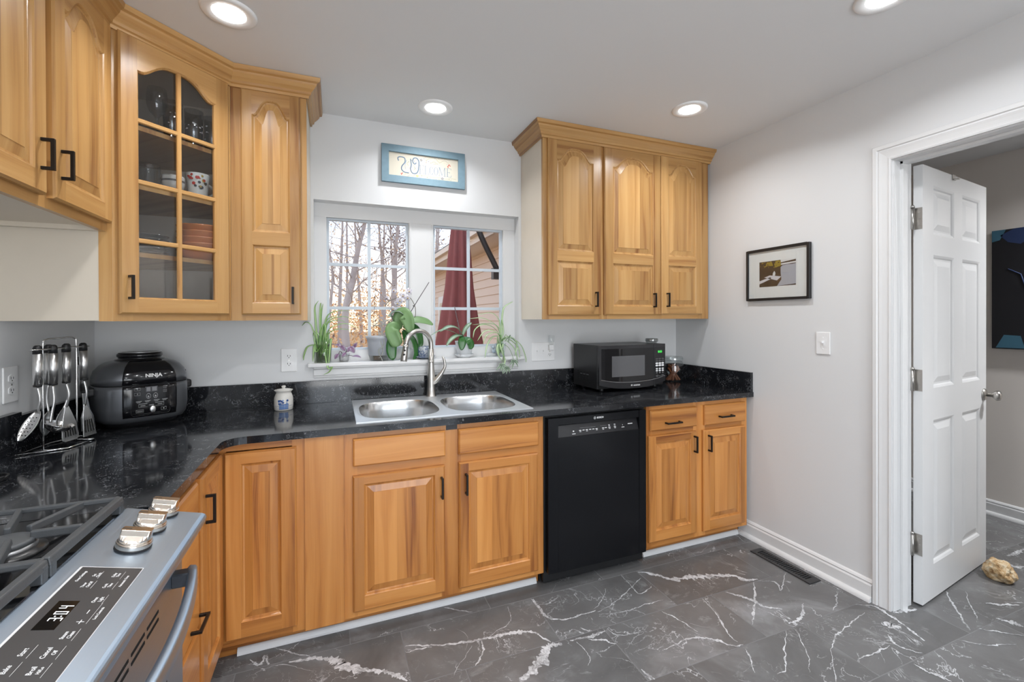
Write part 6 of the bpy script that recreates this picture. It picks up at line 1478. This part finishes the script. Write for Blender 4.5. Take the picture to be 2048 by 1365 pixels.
leaf(a, [(0.7440,2.6900,1.2613), (0.7620,2.6520,1.2438), (0.7773,2.6500,1.2158), (0.7708,2.6500,1.1882)], .023, (.1, -1, .2), .1, 0, .5)
build_leaves(a, 'leaf', [orch2], pl)
a = MB(); a.tube(spline([(0.7242,2.7000,1.2706), (0.7117,2.7000,1.3393), (0.6961,2.7000,1.4077), (0.6867,2.7000,1.4542)], 5), [.0030]*8+[.0026]*6+[.0022]*2, 8)
for q in ((0.7049,2.6980,1.3611), (0.6956,2.6980,1.4108)): a.ball(q, .004, 6)
a.build('old_flower_spike', P('spike_brown', (.16, .11, .12), .5), pl)
# small dish with a glass bird, right part of the stool
dx_, dy_ = .955, 2.735
t = thing('sill_dish', 'small white dish with a folded grey edge on the stool behind the right spider plant', 'dish', (dx_, dy_, SZ)); a = MB(); a.box(dx_-.055, dx_+.045, dy_-.025, dy_+.025, SZ, SZ+.003); a.box(dx_-.050, dx_+.040, dy_-.020, dy_+.020, SZ+.003, SZ+.018); a.build('dish', P('dish_white', (.66, .68, .70), .3), t, bevel=.003)
a = MB(); gl_ = P('pale_blue_glass', (.45, .52, .60), .1)
a.ball((dx_+.005, dy_, SZ+.034), .016, 8, sc=(1.1, .8, 1)); a.ball((dx_-.004, dy_-.003, SZ+.056), .010, 8); a.tube([(dx_-.012, dy_-.003, SZ+.057), (dx_-.022, dy_-.004, SZ+.062)], [.004, .001], 6)
tag(a.build('glass_bird', gl_), 'small pale blue glass bird figure on the white sill dish', 'figurine')
# spider plant with trailing babies at the right end
sx_, sy_ = .985, 2.690; S_ = Vector((sx_, sy_, SZ))
pl = thing('spider_plant', 'variegated spider plant in a clear cup trailing over the right end of the stool', 'plant', (sx_, sy_, SZ), 'plants on the window stool')
a = MB(); a.lathe([(.001, .003), (.026, .003), (.028, 0), (.036, .085), (.0345, .085), (.027, .006)], (sx_, sy_, SZ), 24, cap0=False, cap1=False); a.build('cup', 'clear', pl)
a = MB(); r = random.Random(9)
for k in range(18):
    an = r.uniform(0, 2*pi); rr = r.uniform(.008, .024); q = S_+Vector((cos(an)*rr, sin(an)*rr, r.uniform(.006, .03)))
    leaf(a, [q, S_+Vector((cos(an+.6)*rr, sin(an+.6)*rr, .055)), S_+Vector((cos(an+1)*.02, sin(an+1)*.02, .10+r.uniform(0, .04)))], .0040, (cos(an), sin(an), .2), .3, 0)
base_ = S_+Vector((0, 0, .085))
for e_ in ([(0.9828,2.6900,1.3051), (0.9728,2.6900,1.3694), (0.9255,2.6900,1.4110), (0.8323,2.6900,1.4014)], [(0.9756,2.6800,1.2798), (0.9418,2.6700,1.3378), (0.8556,2.6600,1.3792), (0.7651,2.6500,1.3764)], [(0.9722,2.6800,1.2734), (0.9250,2.6700,1.3221), (0.8554,2.6600,1.3386), (0.8064,2.6600,1.3079), (0.7933,2.6600,1.2584)], [(0.9686,2.6700,1.2674), (0.9214,2.6600,1.3002), (0.8618,2.6500,1.2949), (0.8193,2.6500,1.2396)], [(0.9753,2.6700,1.2673), (0.9279,2.6500,1.2877), (0.8748,2.6400,1.2701), (0.8518,2.6400,1.2207)], [(0.9750,2.6600,1.2581), (0.9178,2.6500,1.2595), (0.8779,2.6400,1.2076), (0.8628,2.6350,1.1337)],
           [(0.9931,2.6900,1.3050), (0.9968,2.6900,1.3822), (1.0108,2.6900,1.4466), (1.0594,2.6900,1.4793), (1.0734,2.6900,1.4860)], [(1.0033,2.6900,1.2791), (1.0001,2.6900,1.3371), (0.9968,2.6900,1.3693), (0.9998,2.6800,1.3372)], [(1.0094,2.6700,1.2571), (1.0531,2.6500,1.2475), (1.1078,2.6400,1.2018), (1.1368,2.6350,1.1272), (1.1402,2.6350,1.0949)], [(1.0094,2.6700,1.2475), (1.0467,2.6600,1.2343), (1.0889,2.6450,1.1891), (1.1005,2.6400,1.1249)], [(1.0094,2.6700,1.2539), (1.0537,2.6600,1.2535), (1.0841,2.6500,1.2083), (1.0659,2.6400,1.1389)], [(0.9987,2.6600,1.2417), (1.0427,2.6500,1.2093), (1.0681,2.6450,1.1705), (1.0866,2.6400,1.1062)],
           [(0.9678,2.6500,1.2111), (0.9774,2.6400,1.1640), (0.9956,2.6350,1.1100), (0.9812,2.6330,1.0697)], [(0.9544,2.6500,1.2115), (0.9457,2.6450,1.1804), (0.9538,2.6400,1.1427), (0.9754,2.6350,1.1108)], [(0.9899,2.6550,1.2103), (0.9711,2.6500,1.1794), (0.9544,2.6500,1.2115), (0.9590,2.6450,1.1421)], [(0.9827,2.6900,1.2890), (0.9555,2.6800,1.3312), (0.8917,2.6700,1.3445), (0.7904,2.6600,1.3391)]):
    leaf(a, [base_]+e_, .0058, (0, -.5, 1), .35, 0, .55)
build_leaves(a, 'foliage', [spm2], pl)
a = MB(); b2 = MB()
for c0, c1, nn_ in (((0.9840,2.6400,1.1227), (0.9719,2.6350,1.0794), 9), ((1.0521,2.6400,1.1298), (1.0569,2.6350,1.1013), 7), ((0.9895,2.6370,1.0911), (1.0052,2.6340,1.0591), 7), ((1.0125,2.6600,1.2734), (1.0311,2.6550,1.2541), 4)):
    c0, c1 = Vector(c0), Vector(c1); b2.tube(spline([base_, (base_+c0)*.5+Vector((.0, -.03, .02)), c0, c1], 5), .0013, 6)
    for k in range(nn_):
        an = 2*pi*k/nn_+r.uniform(-.3, .3); L = r.uniform(.022, .042); d_ = Vector((cos(an), -.25, sin(an)*.8-.25)); leaf(a, [c1, c1+d_*L*.5+Vector((0, -.004, .004)), c1+d_*L+Vector((0, 0, -.008))], .0055, (0, -1, .4), .3, 0, .8)
b2.build('stem', stemm, pl, recalc=False); build_leaves(a, 'trailing_foliage', [striped], pl)
# welcome sign
ws = thing('welcome_sign', 'blue framed cross stitch WELCOME sign above the window', 'sign', (.50, YB, 2.178))
wT = frame((.2525, YB, 2.1785), (1, 0, 0), (0, 0, 1), (0, -1, 0)); SWW, SWH, fw_ = .498, .220, .0415
blue = P('dusty_blue_wood', (.155, .245, .30), .6, vary=.15, scale=40)
a = MB(wT)
o_ = [(0, 0), (SWW, 0), (SWW, SWH), (0, SWH)]; i_ = [(fw_, fw_), (SWW-fw_, fw_), (SWW-fw_, SWH-fw_), (fw_, SWH-fw_)]
for k in range(4):
    k2 = (k+1) % 4; a.loft([[(*o_[k], .004), (*o_[k], .022), (*i_[k], .022), (*i_[k], .004)], [(*o_[k2], .004), (*o_[k2], .022), (*i_[k2], .022), (*i_[k2], .004)]], sm=False, cap0=True, cap1=True)
a.build('frame', blue, ws, bevel=.0012)
a = MB(wT); a.box(fw_-.002, SWW-fw_+.002, fw_-.002, SWH-fw_+.002, .004, .010); a.build('fabric', P('cream_linen', (.56, .52, .43), .85, vary=.06, scale=300, bump=.1), ws)
a = MB(wT @ Matrix.Translation((0, 0, .0102)))
def stroke(pts, w_, m, seg=5):
    p = spline([(x, y, 0) for x, y in pts], seg); a.tube(p, w_, 5, m, flat=.3)
UX = lambda u: fw_+u*(SWW-2*fw_); UY = lambda v: fw_+v*(SWH-2*fw_)
q = lambda pts: [(UX(u), UY(v)) for u, v in pts]
stroke(q([(.135, .66), (.125, .78), (.16, .84), (.22, .80), (.225, .62), (.185, .45), (.18, .30), (.22, .20), (.28, .19)]), .0034, 0)
stroke(q([(.305, .80), (.315, .55), (.305, .35), (.33, .20), (.38, .20), (.41, .32), (.42, .55), (.42, .74), (.39, .86), (.35, .84), (.335, .70), (.36, .60), (.385, .66)]), .0034, 0)
stroke(q([(.250, .74), (.232, .60), (.225, .45), (.235, .32)]), .0011, 0)
def bars(ch, u0, u1, v0, v1):
    X0, X1, Y0, Y1 = UX(u0), UX(u1), UY(v0), UY(v1); w_, h_ = X1-X0, Y1-Y0; th_ = .0034
    B_ = lambda a0, a1, b0, b1: a.box(X0+w_*a0, X0+w_*a1, Y0+h_*b0, Y0+h_*b1, 0, .0009, 0)
    tx_, ty_ = th_/w_, .0016/h_
    if ch in 'EL': B_(.12, .12+tx_, 0, 1); B_(0, .34, 1-ty_, 1); B_(0, .95, 0, ty_); B_(.93, .93+tx_*.5, 0, .22)
    if ch == 'E': B_(0, .92, 1-ty_, 1); B_(.90, .90+tx_*.5, .80, 1); B_(.12, .62, .50, .50+ty_); B_(.60, .60+tx_*.5, .42, .60)
    if ch in 'CO':
        for k in range(40):
            t0, t1 = 2*pi*k/40, 2*pi*(k+1)/40
            if ch == 'C' and (cos(t0) > .62): continue
            f_ = lambda t, e: (X0+w_*(.5+(.5-e*abs(cos(t)))*cos(t)), Y0+h_*(.5+(.5-.03)*sin(t)))
            a.f([(*f_(t0, 0), .0008), (*f_(t1, 0), .0008), (X0+w_*(.5+(.5-tx_)*cos(t1)), Y0+h_*(.5+(.47-ty_)*sin(t1)), .0008), (X0+w_*(.5+(.5-tx_)*cos(t0)), Y0+h_*(.5+(.47-ty_)*sin(t0)), .0008)], [(0, 1, 2, 3)], 0)
        if ch == 'C': B_(.84, .84+tx_*.6, .70, .92); B_(.84, .84+tx_*.6, .06, .24)
    if ch == 'M':
        B_(.10, .10+tx_*.6, 0, 1); B_(.82, .82+tx_, 0, 1); B_(0, .24, 0, ty_); B_(.72, 1, 0, ty_); B_(0, .2, 1-ty_, 1); B_(.80, 1, 1-ty_, 1)
        for p0, p1, t_ in (((.12, 1), (.48, .1), tx_), ((.84, 1), (.48, .1), tx_*.5)):
            a.f([(X0+w_*(p0[0]-t_/2), Y0+h_*p0[1], .0008), (X0+w_*(p0[0]+t_/2), Y0+h_*p0[1], .0008), (X0+w_*(p1[0]+t_/2), Y0+h_*p1[1], .0008), (X0+w_*(p1[0]-t_/2), Y0+h_*p1[1], .0008)], [(0, 1, 2, 3)], 0)
for ch, u0, u1 in (('E', .425, .495), ('L', .505, .565), ('C', .572, .632), ('O', .64, .70), ('M', .708, .815), ('E', .828, .90)): bars(ch, u0, u1, .20, .58)
vines = [[(.20, .08), (.27, .14), (.33, .06), (.39, .12), (.44, .08)], [(.44, .14), (.55, .14), (.62, .10), (.70, .13), (.80, .10), (.90, .14), (.97, .13)], [(.52, .80), (.58, .92), (.66, .95), (.72, .80), (.80, .90), (.86, .80)], [(.60, .72), (.64, .80), (.68, .72), (.63, .70)], [(.70, .06), (.76, .02), (.84, .06), (.90, .04)], [(.28, .48), (.25, .58), (.28, .66)], [(.34, .30), (.37, .40), (.35, .48)]]
for v in vines: stroke(q(v), .0009, 2)
r = random.Random(8)
def dot(u, v, s_, m): a.lathe([(s_, 0), (s_*.6, .0006), (.0001, .0008)], (UX(u), UY(v), 0), 8, m, cap0=False, cap1=False)
def floret(u, v, s_, m):
    for k in range(5): dot(u+s_*2.0*cos(2*pi*k/5+.3)/(SWW-2*fw_), v+s_*2.0*sin(2*pi*k/5+.3)/(SWH-2*fw_), s_, m)
    dot(u, v, s_*.8, 4)
floret(.455, .80, .0026, 1); floret(.765, .09, .0028, 1)
for u, v in ((.845, .66), (.855, .70), (.862, .74), (.872, .74), (.882, .70), (.852, .63)): dot(u, v, .0034, 3)
for u, v in ((.175, .08), (.182, .12), (.19, .15), (.17, .13)): dot(u, v, .0030, 3)
for u, v in ((.385, .08), (.395, .11), (.40, .06), (.41, .09)): dot(u, v, .0034, 4)
for k in range(46):
    u, v = r.choice([(r.uniform(.18, .97), r.uniform(.02, .14)), (r.uniform(.48, .90), r.uniform(.70, .96)), (r.uniform(.24, .40), r.uniform(.3, .75))]); dot(u, v, r.uniform(.0012, .0022), r.choice((2, 3, 5, 1, 4)))
a.build('stitching', [P('stitch_blue', (.15, .22, .31), .8), P('stitch_navy', (.07, .10, .22), .8), P('stitch_olive', (.30, .30, .18), .8), P('stitch_red', (.50, .10, .07), .8), P('stitch_gold', (.62, .44, .16), .8), P('stitch_green', (.07, .13, .07), .8)], ws, recalc=False)
